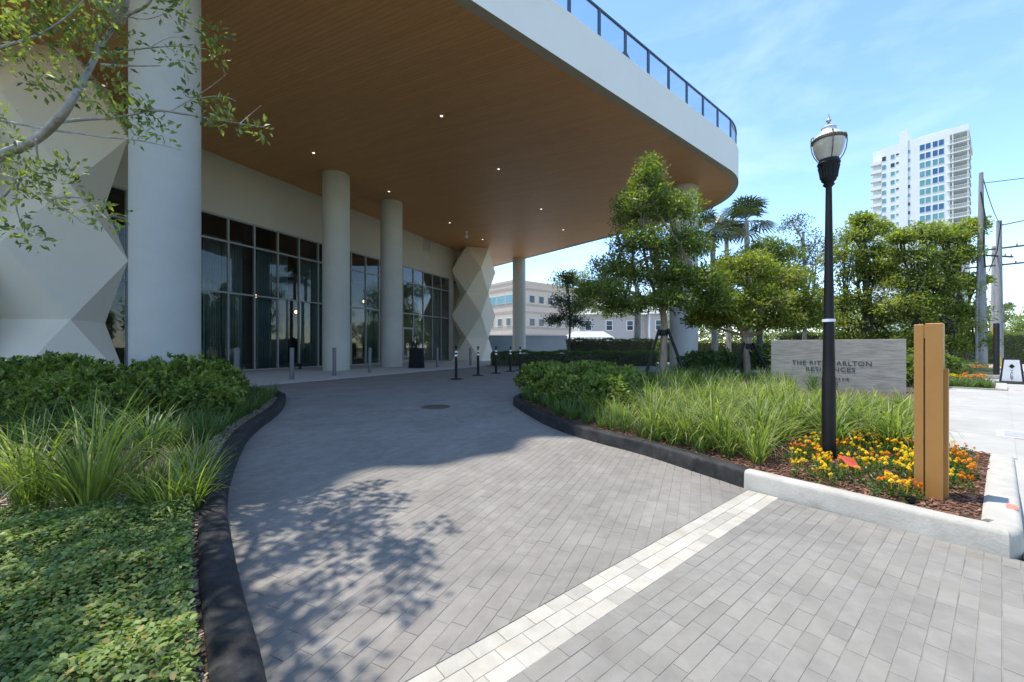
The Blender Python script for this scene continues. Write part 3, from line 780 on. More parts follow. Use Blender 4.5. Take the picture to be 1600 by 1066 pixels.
m = MB(); m.lathe((lx,ly), [(0.158,z1+0.283),(0.135,z1+0.315),(0.098,z1+0.345),(0.080,z1+0.37),(0.076,z1+0.40),(0.080,z1+0.408),(0.060,z1+0.425),(0.030,z1+0.445)], 28); m.build('dome', M['lens_top'], lp, True)
m = MB(); m.lathe((lx,ly), [(0.016,z1+0.440),(0.020,z1+0.462),(0.009,z1+0.475),(0.030,z1+0.50),(0.012,z1+0.52),(0.008,z1+0.55),(0.002,z1+0.59)], 12); m.build('finial', M['stone_fin'], lp, True)
for k in range(4):
    a = math.pi/4+k*math.pi/2+0.35; ca, sa = math.cos(a), math.sin(a)
    pts = [(r, z) for r, z in ((0.112,z1+0.0),(0.148,z1+0.06),(0.172,z1+0.13),(0.183,z1+0.21),(0.181,z1+0.28),(0.176,z1+0.315),(0.162,z1+0.325),(0.155,z1+0.305))]
    m = MB(); m.tube([(lx+r*ca,ly+r*sa,z) for r, z in pts], 0.006, 6); m.build('cage_rib', M['old_brass'], lp, True)

for o_ in list(lp.children):
    if o_.name.split('.')[0] in ('pole','sticker'): continue
    for q_ in [o_]+list(o_.children):
        for v_ in q_.data.vertices:
            v_.co = Vector((lx+(v_.co.x-lx)*LS, ly+(v_.co.y-ly)*LS, zb+(v_.co.z-zb)*LS))

# bronze marker post
bx, by = UV(4.17,-0.345)
tt = thing('marker_post', 'square bronze painted marker post with a groove standing among the marigolds', 'post', (bx,by,BED_Z))
def tb(u0, u1, v0, v1, z0, z1): return [UV(u0,v0),UV(u1,v0),UV(u1,v1),UV(u0,v1)], z0, z1
topz = CH+(HZ-507)/F*by
m = MB(); q, a, b = tb(4.155,4.30,-0.408,-0.359, BED_Z-0.02, topz); m.bev(q,a,b,0.003); m.build('side_panel', M['bronze'], tt)
m = MB(); q, a, b = tb(4.150,4.30,-0.350,-0.262, BED_Z-0.02, topz+0.006); m.bev(q,a,b,0.003); m.build('side_panel', M['bronze'], tt)
m = MB(); q, a, b = tb(4.175,4.31,-0.3595,-0.3495, BED_Z-0.02, topz-0.10); m.prism(q,a,b); m.build('groove', M['bronze_dark'], tt)
m = MB(); q, a, b = tb(4.158,4.31,-0.3595,-0.3495, topz-0.10, topz-0.004); m.prism(q,a,b); m.build('cap_block', M['bronze'], tt)
m = MB(); q, a, b = tb(4.21,4.285,-0.2625,-0.240, BED_Z-0.02, topz-0.32); m.prism(q,a,b); m.build('rear_fin', M['bronze'], tt)

# stone name sign
sr, sl = G(1416,622), None
zl = 11.3; sl = ((1205-800)/F*zl, zl)
sd = Vector((sr[0]-sl[0], sr[1]-sl[1])); SL = sd.length; sd.normalize(); sn = Vector((sd.y,-sd.x))
if sn.dot(Vector((-sl[0],-sl[1]))) < 0: sn = -sn
sg = thing('entrance_sign', 'low travertine sign wall with dark raised lettering behind the tall grass', 'sign', (sr[0],sr[1],BED_Z))
cen = ((sr[0]+sl[0])/2-sn.x*0.12, (sr[1]+sl[1])/2-sn.y*0.12)
m = MB(); hw = SL/2; d = (sd.x, sd.y)
q = [(cen[0]+sd.x*a*hw+sn.x*b*0.12, cen[1]+sd.y*a*hw+sn.y*b*0.12) for a, b in ((-1,-1),(1,-1),(1,1),(-1,1))]
m.bev(q, BED_Z-0.05, 1.40, 0.004); m.build('slab', M['trav'], sg)
def text_mesh(txt, size, extr):
    cu = bpy.data.curves.new('lettering', 'FONT'); cu.body = txt; cu.size = size; cu.extrude = extr
    cu.align_x = 'CENTER'; cu.align_y = 'CENTER'; cu.space_character = 1.12
    o = bpy.data.objects.new('tmp', cu); COL.objects.link(o)
    bpy.context.view_layer.update()
    me = bpy.data.meshes.new_from_object(o.evaluated_get(bpy.context.evaluated_depsgraph_get()))
    bpy.data.objects.remove(o); bpy.data.curves.remove(cu)
    return me
def put_text(name, txt, width, height, centre, right, up, nrm, mt, parent, extr=0.006):
    me = text_mesh(txt, 1.0, 0.0)
    co = np.array([v.co[:] for v in me.vertices]); mn, mx = co.min(0), co.max(0)
    me2 = text_mesh(txt, 1.0, 0.02); bpy.data.meshes.remove(me)
    R, U, N = Vector(right), Vector(up), Vector(nrm)
    for v in me2.vertices:
        x = (v.co.x-(mn[0]+mx[0])/2)/(mx[0]-mn[0])*width; y = (v.co.y-(mn[1]+mx[1])/2)/(mx[1]-mn[1])*height
        v.co = Vector(centre)+R*x+U*y+N*(extr if v.co.z > 0 else -0.001)
    me2.materials.clear(); me2.materials.append(mt)
    return link(name, me2, parent)
def sign_pt(f, py):
    x = sl[0]+sd.x*SL*f; y = sl[1]+sd.y*SL*f
    return (x+sn.x*0.001, y+sn.y*0.001, CH+(HZ-py)/F*y)
UPV = (0,0,1)
for txt, w, h, py in (("THE RITZ-CARLTON",1.62,0.115,567.5),("RESIDENCES",1.00,0.108,577.2),("WEST BAY VILLA AVE",0.76,0.07,591.5),("3105",0.33,0.125,600.5)):
    put_text('lettering', txt, w, h, sign_pt(0.475, py), sd.to_3d(), UPV, sn.to_3d(), M['letter'], sg)
em = MB(); ec = Vector(sign_pt(0.475, 549)); sd3, sn3 = sd.to_3d(), sn.to_3d(); U3 = Vector(UPV)
def ep(x, y): return ec+sd3*x+U3*y+sn3*0.006
em.tube([ep(0.085*math.cos(t), -0.03+0.12*math.sin(t)) for t in np.linspace(-2.6,2.6,22)], 0.011, 5)
em.tube([ep(0.05*math.cos(t), -0.05+0.06*math.sin(t)) for t in np.linspace(-3.0,1.6,14)], 0.012, 5)
em.tube([ep(-0.075,0.10),ep(-0.09,0.19),ep(-0.04,0.14),ep(0,0.20),ep(0.04,0.14),ep(0.09,0.19),ep(0.075,0.10),ep(-0.075,0.10)], 0.009, 5)
em.build('emblem', M['letter'], sg)

# manhole cover
mx_, my_ = G(681,636)
mh = thing('manhole_cover', 'round rusty iron manhole cover set in the shaded pavers', 'manhole cover', (mx_,my_,0))
m = MB(); m.lathe((mx_,my_), [(0.30,-0.01),(0.30,0.007),(0.27,0.008)], 32); m.build('rim', M['manhole'], mh)
m = MB(); m.lathe((mx_,my_), [(0.262,-0.01),(0.262,0.0085)], 32); m.build('lid', M['bark_dark'], mh)
m = MB()
for r, nn in ((0.21,20),(0.14,13),(0.07,6)):
    for k in range(nn):
        a = 2*math.pi*k/nn; m.obox((mx_+r*math.cos(a),my_+r*math.sin(a)), (math.cos(a),math.sin(a)), 0.03, 0.03, 0.008, 0.013)
m.build('studs', M['manhole'], mh)

# black delineators
DEL = [(712.7,593),(747,587),(775,583.6),(797.5,580.7),(812.7,579)]
proto = thing('traffic_delineator', 'x', 'bollard', (0,0,0), 'black delineators across the drive')
m = MB(); m.lathe((0,0), [(0.24,0.0),(0.24,0.018),(0.20,0.035),(0.07,0.045),(0.06,0.05)], 20); m.build('base', M['rubber'], proto, True)
m = MB(); m.lathe((0,0), [(0.055,0.045),(0.050,1.06),(0.050,1.08),(0.030,1.11),(0.030,1.16),(0.045,1.18),(0.045,1.23),(0.02,1.25)], 16); m.build('tube', M['black'], proto, True)
for zz in (0.86,1.0):
    m = MB(); m.lathe((0,0), [(0.0555,zz),(0.0555,zz+0.075)], 16); m.build('reflective_band', M['reflect'], proto, True)
dl_lab = ['black delineator with white bands, end of the row closest to the glass lobby','second black delineator in the row, counted from the glass lobby','middle black delineator of the row of five in front of the faceted pier','fourth black delineator in the row, counted from the glass lobby','black delineator with white bands, end of the row closest to the clipped hedge']
for i, p in enumerate(DEL):
    x, y = G(*p)
    if i == 0: proto.location = (x,y,0.002); proto['label'] = dl_lab[0]
    else: copy_tree(proto, (x,y,0.002), i*1.3, 1.0, dl_lab[i])
# steel bollards
bol = MB(); bol.lathe((0,0), [(0.085,0.0),(0.085,0.008),(0.0775,0.012),(0.0775,1.16),(0.070,1.175),(0.02,1.18)], 20)
bo = bol.build('steel_bollard', M['steel'], None, True)
bl_lab = ['brushed steel bollard beside the round column by the shrub hedge','brushed steel bollard in front of the curtained lobby glass','brushed steel bollard directly in front of a round column','brushed steel bollard standing between two round columns','brushed steel bollard just past the black podium','brushed steel bollard in front of the faceted pier']
for i, p in enumerate([(370,603),(456,593.4),(522.5,587.6),(577.7,583.2),(683,574.5),(735,571.5)]):
    x, y = G(*p)
    o = bo if i == 0 else bo.copy()
    if i: COL.objects.link(o)
    o.location = (x,y,0.012); tag(o, bl_lab[i], 'bollard', 'steel bollards along the entrance walk')
# valet podium under a black cloth
vx, vy = G(651,575.5)
pd = thing('valet_podium', 'narrow podium draped in black cloth to the ground beside the valet', 'podium', (vx,vy,0.012))
m = MB(); seg = 48; vs = []
for (s, zz, wav) in ((0.36,1.17,0.0),(0.375,1.15,0.004),(0.385,0.8,0.012),(0.40,0.4,0.018),(0.42,0.012,0.03)):
    for k in range(seg):
        a = 2*math.pi*k/seg; c_, s_ = math.cos(a), math.sin(a)
        rr = s/max(abs(c_),abs(s_))**0.75+wav*math.sin(a*14)
        vs.append((vx+rr*c_, vy+0.8*rr*s_, zz))
fs = [(i*seg+k,(i+1)*seg+k,(i+1)*seg+(k+1)%seg,i*seg+(k+1)%seg) for i in range(4) for k in range(seg)]+[tuple(range(seg))]
m.add(vs, fs); m.build('cloth', M['black_cloth'], pd, True)
m = MB(); m.obox((vx,vy), (1,0), 0.66, 0.5, 1.155, 1.166); m.build('top', M['black'], pd)
m = MB(); m.lathe((vx+0.22,vy-0.1), [(0.06,1.171),(0.045,1.20),(0.03,1.30),(0.02,1.33)], 12); o = m.build('desk_bell', M['reflect'], None, True); tag(o, 'small white cone shaped item standing on the black podium', 'desk item')
# small uplight by the door
x, y = G(469,577); m = MB(); m.lathe((x,y), [(0.10,0.012),(0.10,0.04),(0.05,0.06),(0.06,0.14),(0.11,0.22),(0.11,0.30),(0.05,0.33)], 14); o = m.build('floor_lantern', M['black'], None, True); tag(o, 'small dark lantern on the walk beside the lobby glass', 'lantern')

# person behind the podium
def person(loc, face):
    root = thing('person', 'person in a dark suit standing behind the black podium looking down', 'person', loc)
    V = {'pelvis':(0,0,0.98,0.155,0.11),'waist':(0,0,1.14,0.145,0.10),'chest':(0,0.02,1.38,0.185,0.12),'neck0':(0,0.03,1.53,0.07,0.065),'neck':(0,0.05,1.59,0.055,0.055),'head0':(0,0.075,1.66,0.07,0.085),'head':(0,0.085,1.74,0.078,0.098),'crown':(0,0.075,1.815,0.055,0.07)}
    E = [('pelvis','waist'),('waist','chest'),('chest','neck0'),('neck0','neck'),('neck','head0'),('head0','head'),('head','crown')]
    for s, n in ((-1,'l'),(1,'r')):
        V.update({n+'sh':(s*0.19,0.02,1.46,0.065,0.065),n+'el':(s*0.25,0.10,1.18,0.048,0.048),n+'wr':(s*0.15,0.33,1.20,0.032,0.032),n+'pa':(s*0.125,0.40,1.205,0.040,0.024),
                  n+'hip':(s*0.095,0,0.90,0.095,0.095),n+'kn':(s*0.10,0.02,0.49,0.062,0.062),n+'an':(s*0.105,-0.01,0.09,0.045,0.045),n+'toe':(s*0.12,0.15,0.035,0.045,0.032)})
        E += [('chest',n+'sh'),(n+'sh',n+'el'),(n+'el',n+'wr'),(n+'wr',n+'pa'),('pelvis',n+'hip'),(n+'hip',n+'kn'),(n+'kn',n+'an'),(n+'an',n+'toe')]
        for j in range(4):
            xx = s*(0.15-0.022*j); l = (0.07,0.08,0.075,0.055)[j]
            V.update({f'{n}f{j}':(xx,0.44,1.20,0.010,0.010),f'{n}g{j}':(xx,0.44+l*0.6,1.19,0.009,0.009),f'{n}h{j}':(xx,0.44+l,1.172,0.008,0.008)})
            E += [(n+'pa',f'{n}f{j}'),(f'{n}f{j}',f'{n}g{j}'),(f'{n}g{j}',f'{n}h{j}')]
        V.update({n+'t0':(s*0.085,0.395,1.195,0.011,0.011),n+'t1':(s*0.065,0.43,1.185,0.009,0.009)})
        E += [(n+'pa',n+'t0'),(n+'t0',n+'t1')]
    V['nose'] = (0,0.188,1.715,0.014,0.016); E.append(('head','nose'))
    keys = list(V); me = bpy.data.meshes.new('body')
    me.from_pydata([V[k][:3] for k in keys], [(keys.index(a),keys.index(b)) for a, b in E], [])
    o = bpy.data.objects.new('tmp', me); COL.objects.link(o)
    o.modifiers.new('s','SKIN')
    for i, k in enumerate(keys):
        sv = me.skin_vertices[0].data[i]; sv.radius = V[k][3:5]; sv.use_root = (k == 'pelvis')
    ss = o.modifiers.new('d','SUBSURF'); ss.levels = 2; ss.render_levels = 2
    bpy.context.view_layer.update()
    bm_ = bpy.data.meshes.new_from_object(o.evaluated_get(bpy.context.evaluated_depsgraph_get()))
    bpy.data.objects.remove(o)
    bm_.materials.clear()
    for mm in (M['suit'],M['skin'],M['rubber']): bm_.materials.append(mm)
    for p in bm_.polygons:
        c_ = p.center
        p.material_index = 1 if (c_.z > 1.575 or (c_.y > 0.345 and c_.z > 1.1)) else (2 if c_.z < 0.085 else 0)
        p.use_smooth = True
    b = link('body', bm_); b.parent = root
    hm = MB(); vs = []; fs = []
    for i in range(9):
        for k in range(18):
            th = i/8*math.pi*0.62; a = 2*math.pi*k/18
            r = 0.105+0.004*math.sin(k*5+i*3)
            yb = math.sin(th)*math.sin(a)*r*1.06
            vs.append((math.sin(th)*math.cos(a)*r*0.92, 0.065+yb-0.012*(yb > 0)*i/4, 1.765+math.cos(th)*r*0.80+(0.045 if yb > 0.03 and i > 4 else 0)*(i-4)/2))
    for i in range(8):
        for k in range(18): fs.append((i*18+k,i*18+(k+1)%18,(i+1)*18+(k+1)%18,(i+1)*18+k))
    hm.add(vs, fs); h = hm.build('hair', M['hair'], None, True); h.parent = root
    em_ = MB()
    for s in (-1,1):
        em_.lathe((s*0.03,0.168), [(0.002,1.728),(0.010,1.733),(0.010,1.739),(0.002,1.744)], 8)
    e = em_.build('eyes', M['hair'], None, True); e.parent = root
    mm = MB(); mm.box(-0.022,0.022,0.160,0.170,1.668,1.674); mo = mm.build('mouth', M['bark_tan'], None); mo.parent = root
    for s in (-1,1):
        ea = MB(); ea.lathe((s*0.081,0.07), [(0.004,1.695),(0.013,1.705),(0.014,1.735),(0.006,1.752)], 8); eo = ea.build('ear', M['skin'], None, True); eo.parent = root
    sh = MB(); sh.add([(-0.035,0.145,1.52),(0.035,0.145,1.52),(0.0,0.155,1.36),(-0.03,0.10,1.575),(0.03,0.10,1.575)], [(0,2,1),(0,1,4,3)]); so = sh.build('shirt', M['white'], None); so.parent = root
    root.rotation_euler = (0,0,face); root.scale = (1.02,1.02,1.02)
    return root
person((vx-0.26, vy+0.62, 0.012), math.radians(180+25))

# valet board on the far drive apron
ax, ay = G(1581,600)
ab = thing('valet_board', 'tapered white and black valet signboard standing on the sidewalk', 'signboard', (ax,ay,0.0))
fd = Vector((-ax,-ay)).normalized(); rt = Vector((-fd.y,fd.x)); 
if rt.x < 0: rt = -rt
def abp(x, d, z): return (ax+rt.x*x+fd.x*d, ay+rt.y*x+fd.y*d, z)
def slab4(a, name, mt):
    m = MB(); m.add(a, [(0,1,2,3),(7,6,5,4),(0,4,5,1),(1,5,6,2),(2,6,7,3),(3,7,4,0)]); return m.build(name, mt, ab)
m = MB(); q = [abp(x,d,0)[:2] for x, d in ((-0.36,-0.22),(0.36,-0.22),(0.36,0.22),(-0.36,0.22))]; m.bev(q,0.0,0.06,0.015); m.build('base', M['rubber'], ab)
slab4([abp(-0.27,0.03,0.055),abp(0.27,0.03,0.055),abp(0.19,0.03,0.86),abp(-0.19,0.03,0.86),abp(-0.27,-0.05,0.055),abp(0.27,-0.05,0.055),abp(0.19,-0.05,0.86),abp(-0.19,-0.05,0.86)], 'frame', M['rubber'])
slab4([abp(-0.215,0.042,0.09),abp(0.215,0.042,0.09),abp(0.155,0.042,0.79),abp(-0.155,0.042,0.79),abp(-0.215,0.032,0.09),abp(0.215,0.032,0.09),abp(0.155,0.032,0.79),abp(-0.155,0.032,0.79)], 'panel', M['white'])
m = MB(); m.add([abp(0,0.046,0.50),abp(0.065,0.046,0.58),abp(0,0.046,0.66),abp(-0.065,0.046,0.58)], [(0,1,2,3)]); m.build('emblem', M['black'], ab)
for k, chx in enumerate("VALET"):
    put_text('lettering', chx, 0.06, 0.055, abp(0,0.043,0.44-0.072*k), rt.to_3d(), UPV, fd.to_3d(), M['black'], ab, 0.003)

# street side bits: utility cover, red survey marks, red flag in the flower bed
ux, uy = G(1592,681,0.085)
uc = thing('utility_cover', 'grey rectangular utility cover set in the pale concrete near the kerb', 'utility cover', (ux,uy,0.085))
m = MB(); m.obox((ux,uy), (SX,SY), 0.62, 0.36, 0.07, 0.0985); m.build('collar', M['walk'], uc)
m = MB(); m.obox((ux,uy), (SX,SY), 0.46, 0.24, 0.08, 0.1025); m.build('lid', M['lid'], uc)
x, y = UV(4.25,0.045); m = MB(); m.obox((x,y),(SX,SY),0.12,0.05,0.140,0.1485); o = m.build('survey_mark', M['red_paint']); tag(o, 'square red survey paint mark on top of the pale kerb', 'paint mark')
x, y = UV(17.0,0.75); m = MB(); m.obox((x,y),(SY,-SX),1.1,0.05,0.055,0.068); o = m.build('survey_mark', M['red_paint']); tag(o, 'thin red paint line across the concrete before the valet board', 'paint mark')
x, y = G(1322,752,BED_Z); zc = 0.27
t = thing('marker_flag', 'small red marker flag lying tilted over the yellow marigolds', 'flag', (x,y,BED_Z))
m = MB(); m.tube([(x+0.03,y,BED_Z-0.03),(x,y+0.01,zc+0.02)], 0.003, 5); m.build('wire_stem', M['steel'], t)
m = MB(); m.add([(x-0.065,y+0.01,zc+0.055),(x+0.05,y-0.01,zc+0.03),(x+0.085,y-0.05,zc-0.055),(x-0.02,y-0.04,zc-0.02)], [(0,1,2,3)]); fo_ = m.build('flag', M['red'], t); md = fo_.modifiers.new('t','SOLIDIFY'); md.thickness = 0.001
x, y = G(1187,672,0.3); t = thing('marker_flag', 'faded red brown marker flag caught in the tall grass', 'flag', (x,y,BED_Z))
m = MB(); m.tube([(x,y,BED_Z-0.03),(x,y,0.36)], 0.003, 5); m.build('wire_stem', M['steel'], t)
m = MB(); m.add([(x-0.06,y,0.33),(x+0.05,y-0.03,0.38),(x+0.07,y-0.02,0.29),(x-0.04,y,0.25)], [(0,1,2,3)]); fo_ = m.build('flag', M['red_paint'], t); md = fo_.modifiers.new('t','SOLIDIFY'); md.thickness = 0.001

# low black garden lights in the bed by the marker post
x, y = UV(3.93,-0.40); m = MB(); m.lathe((x,y), [(0.012,BED_Z-0.02),(0.012,BED_Z+0.01),(0.028,BED_Z+0.015),(0.028,BED_Z+0.05),(0.02,BED_Z+0.052)], 12); o = m.build('garden_light', M['black'], None, True); tag(o, 'small black garden spotlight at the foot of the bronze post', 'garden light')

# ================================================================== FAR STREET SIDE: beds, poles, black post
def flower_strip_bed(u0, u1, v0, v1, name='far_bed'):
    m = MB(); m.prism([UV(u0,v0),UV(u1,v0),UV(u1,v1),UV(u0,v1)], -0.05, 0.10); return struct(m.build(name, M['soil']))
flower_strip_bed(16.32, 19.0, -6.0, -0.10)
flower_strip_bed(24.0, 34.0, -9.0, -0.10)
m = MB(); m.prism([UV(16.22,-6.0),UV(16.32,-6.0),UV(16.32,0.1),UV(16.22,0.1)], -0.05, 0.13); m.prism([UV(16.32,-0.10),UV(19.0,-0.10),UV(19.0,0.1),UV(16.32,0.1)], -0.05, 0.135); struct(m.build('kerb', M['kerb_white'], smooth=False))
m = MB(); m.prism([UV(23.8,-9.0),UV(24.0,-9.0),UV(24.0,0.1),UV(23.8,0.1)], -0.05, 0.15); m.prism([UV(24.0,-0.1),UV(34.0,-0.1),UV(34.0,0.1),UV(24.0,0.1)], -0.05, 0.15); struct(m.build('kerb', M['kerb_white']))
m = MB(); m.prism([UV(19.05,-9),UV(23.75,-9),UV(23.75,0.1),UV(19.05,0.1)], -0.06, 0.003); struct(m.build('neighbour_driveway', M['lid']))
m = MB(); m.prism([UV(34.2,-2.5),UV(120,-2.5),UV(120,0.1),UV(34.2,0.1)], -0.06, 0.01); struct(m.build('sidewalk', M['concrete']))

bx_, by_ = G(1557,592)
m = MB(); m.lathe((bx_,by_), [(0.13,-0.02),(0.13,0.02),(0.09,0.05),(0.085,0.06),(0.083,2.1),(0.06,2.13)], 16); o = m.build('black_post', M['black'], None, True); tag(o, 'plain black metal post between the utility poles and the valet board', 'post')

def pole(px, py_base, py_top, r0, r1, label, cross, conduit=False, extra=None):
    x, y = G(px, py_base); top = CH+(HZ-py_top)/F*y
    t = thing('utility_pole', label, 'utility pole', (x,y,0))
    m = MB(); m.lathe((x,y), [(r0,-0.1),(r0*0.9+r1*0.1,top*0.2),(r1+0.25*(r0-r1),top*0.75),(r1,top)], 14); m.build('shaft', M['pole_wood'], t, True)
    if conduit:
        m = MB(); m.tube([(x-r0-0.06,y-0.05,-0.05),(x-r0-0.05,y-0.05,3.4),(x-r0*0.8-0.02,y-0.1,top*0.55)], 0.055, 8); m.build('conduit', M['lid'], t, True)
        m = MB(); m.tube([(x-0.05,y-r0,top*0.52),(x-0.15,y-r0,top*0.62),(x+0.05,y-r0+0.1,top*0.78),(x-0.1,y-r1,top*0.9)], 0.03, 6); m.tube([(x+0.1,y-r0,top*0.5),(x+0.5,y-r0,top*0.6),(x+0.7,y-r0,top*0.75)], 0.022, 6); m.build('riser_cable', M['wire'], t, True)
    for (zc, half, dirv) in cross:
        m = MB(); d = Vector(dirv).normalized(); a = Vector((x,y,zc))-d*half; b = Vector((x,y,zc))+d*half
        m.bar(a, b, 0.09); ca = m.build('crossarm', M['bark_dark'], t)
        for f in (-0.9,-0.45,0.45,0.9):
            p = Vector((x,y,zc))+d*half*f
            i_ = MB(); i_.lathe((p.x,p.y), [(0.015,zc+0.04),(0.045,zc+0.08),(0.03,zc+0.12),(0.045,zc+0.16),(0.02,zc+0.2)], 8); i_.build('insulator', M['lid'], ca)
    return t, x, y, top
vdir = (SY,-SX,0)
t1, x1, y1, top1 = pole(1533,582,270,0.22,0.075,'tall grey utility pole with cables and conduit rising from the flower strip',[],True)
t2, x2, y2, top2 = pole(1561,572,345,0.20,0.12,'utility pole with three crossarms and a yellow guy guard',[(CH+(HZ-388)/F*26,1.6,vdir),(CH+(HZ-400)/F*26,1.2,(1,0.2,0)),(CH+(HZ-414)/F*26,1.5,vdir)])
t3, x3, y3, top3 = pole(1554,566,385,0.24,0.16,'slim weathered utility pole half hidden behind two other poles',[])
gx, gy = G(1565,578); m = MB(); m.tube([(gx,gy,0),(gx-0.25,gy+0.2,2.3)], 0.06, 8); m.build('guy_guard', M['yellow'], t2, True)
def wire(a, b, sag, label):
    m = MB(); a, b = Vector(a), Vector(b); pts = []
    for k in range(13):
        t = k/12; p = a.lerp(b,t); p.z -= sag*4*t*(1-t); pts.append(p)
    m.tube(pts, 0.018, 5); o = m.build('power_line', M['wire'], None, True); tag(o, label, 'cable', 'power lines at the poles')
zz2 = CH+(HZ-349)/F*y2
m = MB(); m.tube([(x2,y2,zz2-0.15),(x2+1.6,y2-0.7,zz2+0.15),(x2+3.2,y2-1.4,zz2+0.3)], [0.05,0.04,0.035], 8); m.build('lamp_arm', M['lid'], t2, True)
wire((x2+0.8,y2-0.9,CH+(HZ-414)/F*26+0.2),(60,6,9.0),0.6,'thin power line running from the lowest crossarm of the middle pole')
wire((x1+0.05,y1,top1-0.1),(x2,y2,top2-0.1),0.25,'thin cable strung between the tall grey pole and the crossarm pole')
wire((x1+0.1,y1,top1-0.5),(58,-4,9.6),0.7,'thin power line leaving the top of the tall grey pole toward the road')

# ================================================================== BACKGROUND BUILDINGS
# brick office block
oc = (0.75, 95.0); dS = (SX,SY); dB = (-SY,SX)
ob = thing('office_building', 'tan brick office block with horizontal bands beyond the blue grey garden wall', 'building', (*oc,0))
def oq(s0, s1, b0, b1): return [(oc[0]+dS[0]*s+dB[0]*b, oc[1]+dS[1]*s+dB[1]*b) for s, b in ((s0,b0),(s1,b0),(s1,b1),(s0,b1))]
m = MB(); m.prism(oq(0,48,0,34), 0, 17.0); m.build('wall', M['office'], ob)
for zb_ in (1.0,3.9,5.7,9.4,11.2,15.0):
    m = MB(); m.prism(oq(-0.06,48.06,-0.06,34.06), zb_, zb_+0.55); m.build('brick_band', M['office2'], ob)
m = MB(); m.prism(oq(-0.12,48.1,-0.12,34.1), 16.7, 17.25); m.build('parapet', M['office'], ob)
def win_on(face, pos, z0, w, h, mt, par, frame=M['tower_trim'], q=oq, d=0.07):
    if face == 'S': a = q(pos-w/2-0.12,pos+w/2+0.12,-d-0.05,0.02); b = q(pos-w/2,pos+w/2,-d-0.08,-d-0.02)
    else: a = q(-d-0.05,0.02,pos-w/2-0.12,pos+w/2+0.12); b = q(-d-0.08,-d-0.02,pos-w/2,pos+w/2)
    f = MB(); f.prism(a, z0-0.12, z0+h+0.12); fo = f.build('window', frame, par)
    g_ = MB(); g_.prism(b, z0, z0+h); g_.build('pane', mt, fo)
for k in range(14):
    for z0 in (6.5,12.1): win_on('S', 2.2+k*3.1, z0, 1.6, 1.7, M['win_dark'], ob)
    win_on('S', 2.2+k*3.1, 1.7, 1.6, 1.7, M['win_dark'], ob)
for k in range(9):
    for z0 in (6.5,1.7): win_on('B', 2.4+k*3.4, z0, 1.6, 1.7, M['win_dark'], ob)
    win_on('B', 2.2+k*3.3, 11.9, 2.7, 1.9, M['win_teal'], ob)

# beige two storey house
hz_ = 70.0; hx0, hx1 = (905-800)/F*hz_, (1060-800)/F*hz_
hs = thing('house', 'beige two storey house with white trimmed windows behind the dark hedge', 'house', (hx0,hz_,0))
m = MB(); m.box(hx0,hx1-5.5,hz_,hz_+9,0,6.9); m.box(hx1-5.5,hx1,hz_-1.6,hz_+9.01,0,6.88); m.build('wall', M['house'], hs)
m = MB()
for (a, b, c, d, z0, z1) in ((hx0-0.5,hx1-5.2,hz_-0.6,hz_+9.6,6.9,9.6),(hx1-6.0,hx1+0.5,hz_-2.2,hz_+9.5,6.88,10.1)):
    mx1, my1 = (a+b)/2, (c+d)/2; hw2 = min(b-a, d-c)/2
    r = [(a+hw2 if b-a > d-c else mx1, my1 if b-a > d-c else c+hw2), (b-hw2 if b-a > d-c else mx1, my1 if b-a > d-c else d-hw2)]
    vs = [(a,c,z0),(b,c,z0),(b,d,z0),(a,d,z0),(r[0][0],r[0][1],z1),(r[1][0],r[1][1],z1)]
    m.add(vs, [(0,1,5,4),(1,2,5),(2,3,4,5),(3,0,4),(3,2,1,0)] if b-a > d-c else [(0,1,4),(1,2,5,4),(2,3,5),(3,0,4,5),(3,2,1,0)])
rf = m.build('roof', M['roof'], hs)
for (a, y) in ((hx0,hz_),(hx1-5.56,hz_-1.6),(hx1,hz_-1.6)):
    m = MB(); m.box(a-0.1,a+0.1,y-0.05,y+0.1,0,6.85); m.build('corner_board', M['white'], hs)
def hwin(x, y, z):
    m = MB(); m.box(x-0.62,x+0.62,y-0.08,y+0.02,z-0.12,z+1.72); w_ = m.build('window', M['white'], hs)
    m = MB(); m.box(x-0.48,x+0.48,y-0.10,y-0.05,z+0.02,z+0.76); m.build('pane', M['win_dark'], w_)
    m = MB(); m.box(x-0.48,x+0.48,y-0.10,y-0.05,z+0.84,z+1.58); m.build('pane', M['win_dark'], w_)
for x in (hx0+1.6,hx0+5.2,hx0+8.8):
    for z in (0.8,4.2): hwin(x, hz_, z)
for x in (hx1-4.0,hx1-1.6):
    for z in (0.8,4.2): hwin(x, hz_-1.6, z)
# white pergola
pg_z = 60.0; px0, px1 = (885-800)/F*pg_z, (955-800)/F*pg_z
pg = thing('pergola', 'white slatted pergola with sloping top in front of the beige house', 'pergola', (px0,pg_z,0))
for x in (px0,px1):
    for y in (pg_z,pg_z+4):
        m = MB(); m.box(x-0.1,x+0.1,y-0.1,y+0.1,0,2.4); m.build('post', M['white'], pg)
for k in range(13):
    x = px0-0.3+(px1-px0+0.6)*k/12
    m = MB(); m.box(x-0.07,x+0.07,pg_z-0.6,pg_z+4.6,2.42,2.62); m.build('slat', M['white'], pg)
m = MB(); m.add([(px0-0.4,pg_z-0.2,2.68),(px1+0.4,pg_z-0.2,2.68),(px1-0.6,pg_z+2.5,3.7),(px0+1.6,pg_z+2.5,3.7),(px0-0.4,pg_z+4.6,2.68),(px1+0.4,pg_z+4.6,2.68)], [(0,1,2,3),(3,2,5,4),(0,3,4),(1,5,2),(0,4,5,1)]); m.build('roof', M['roof'], pg)
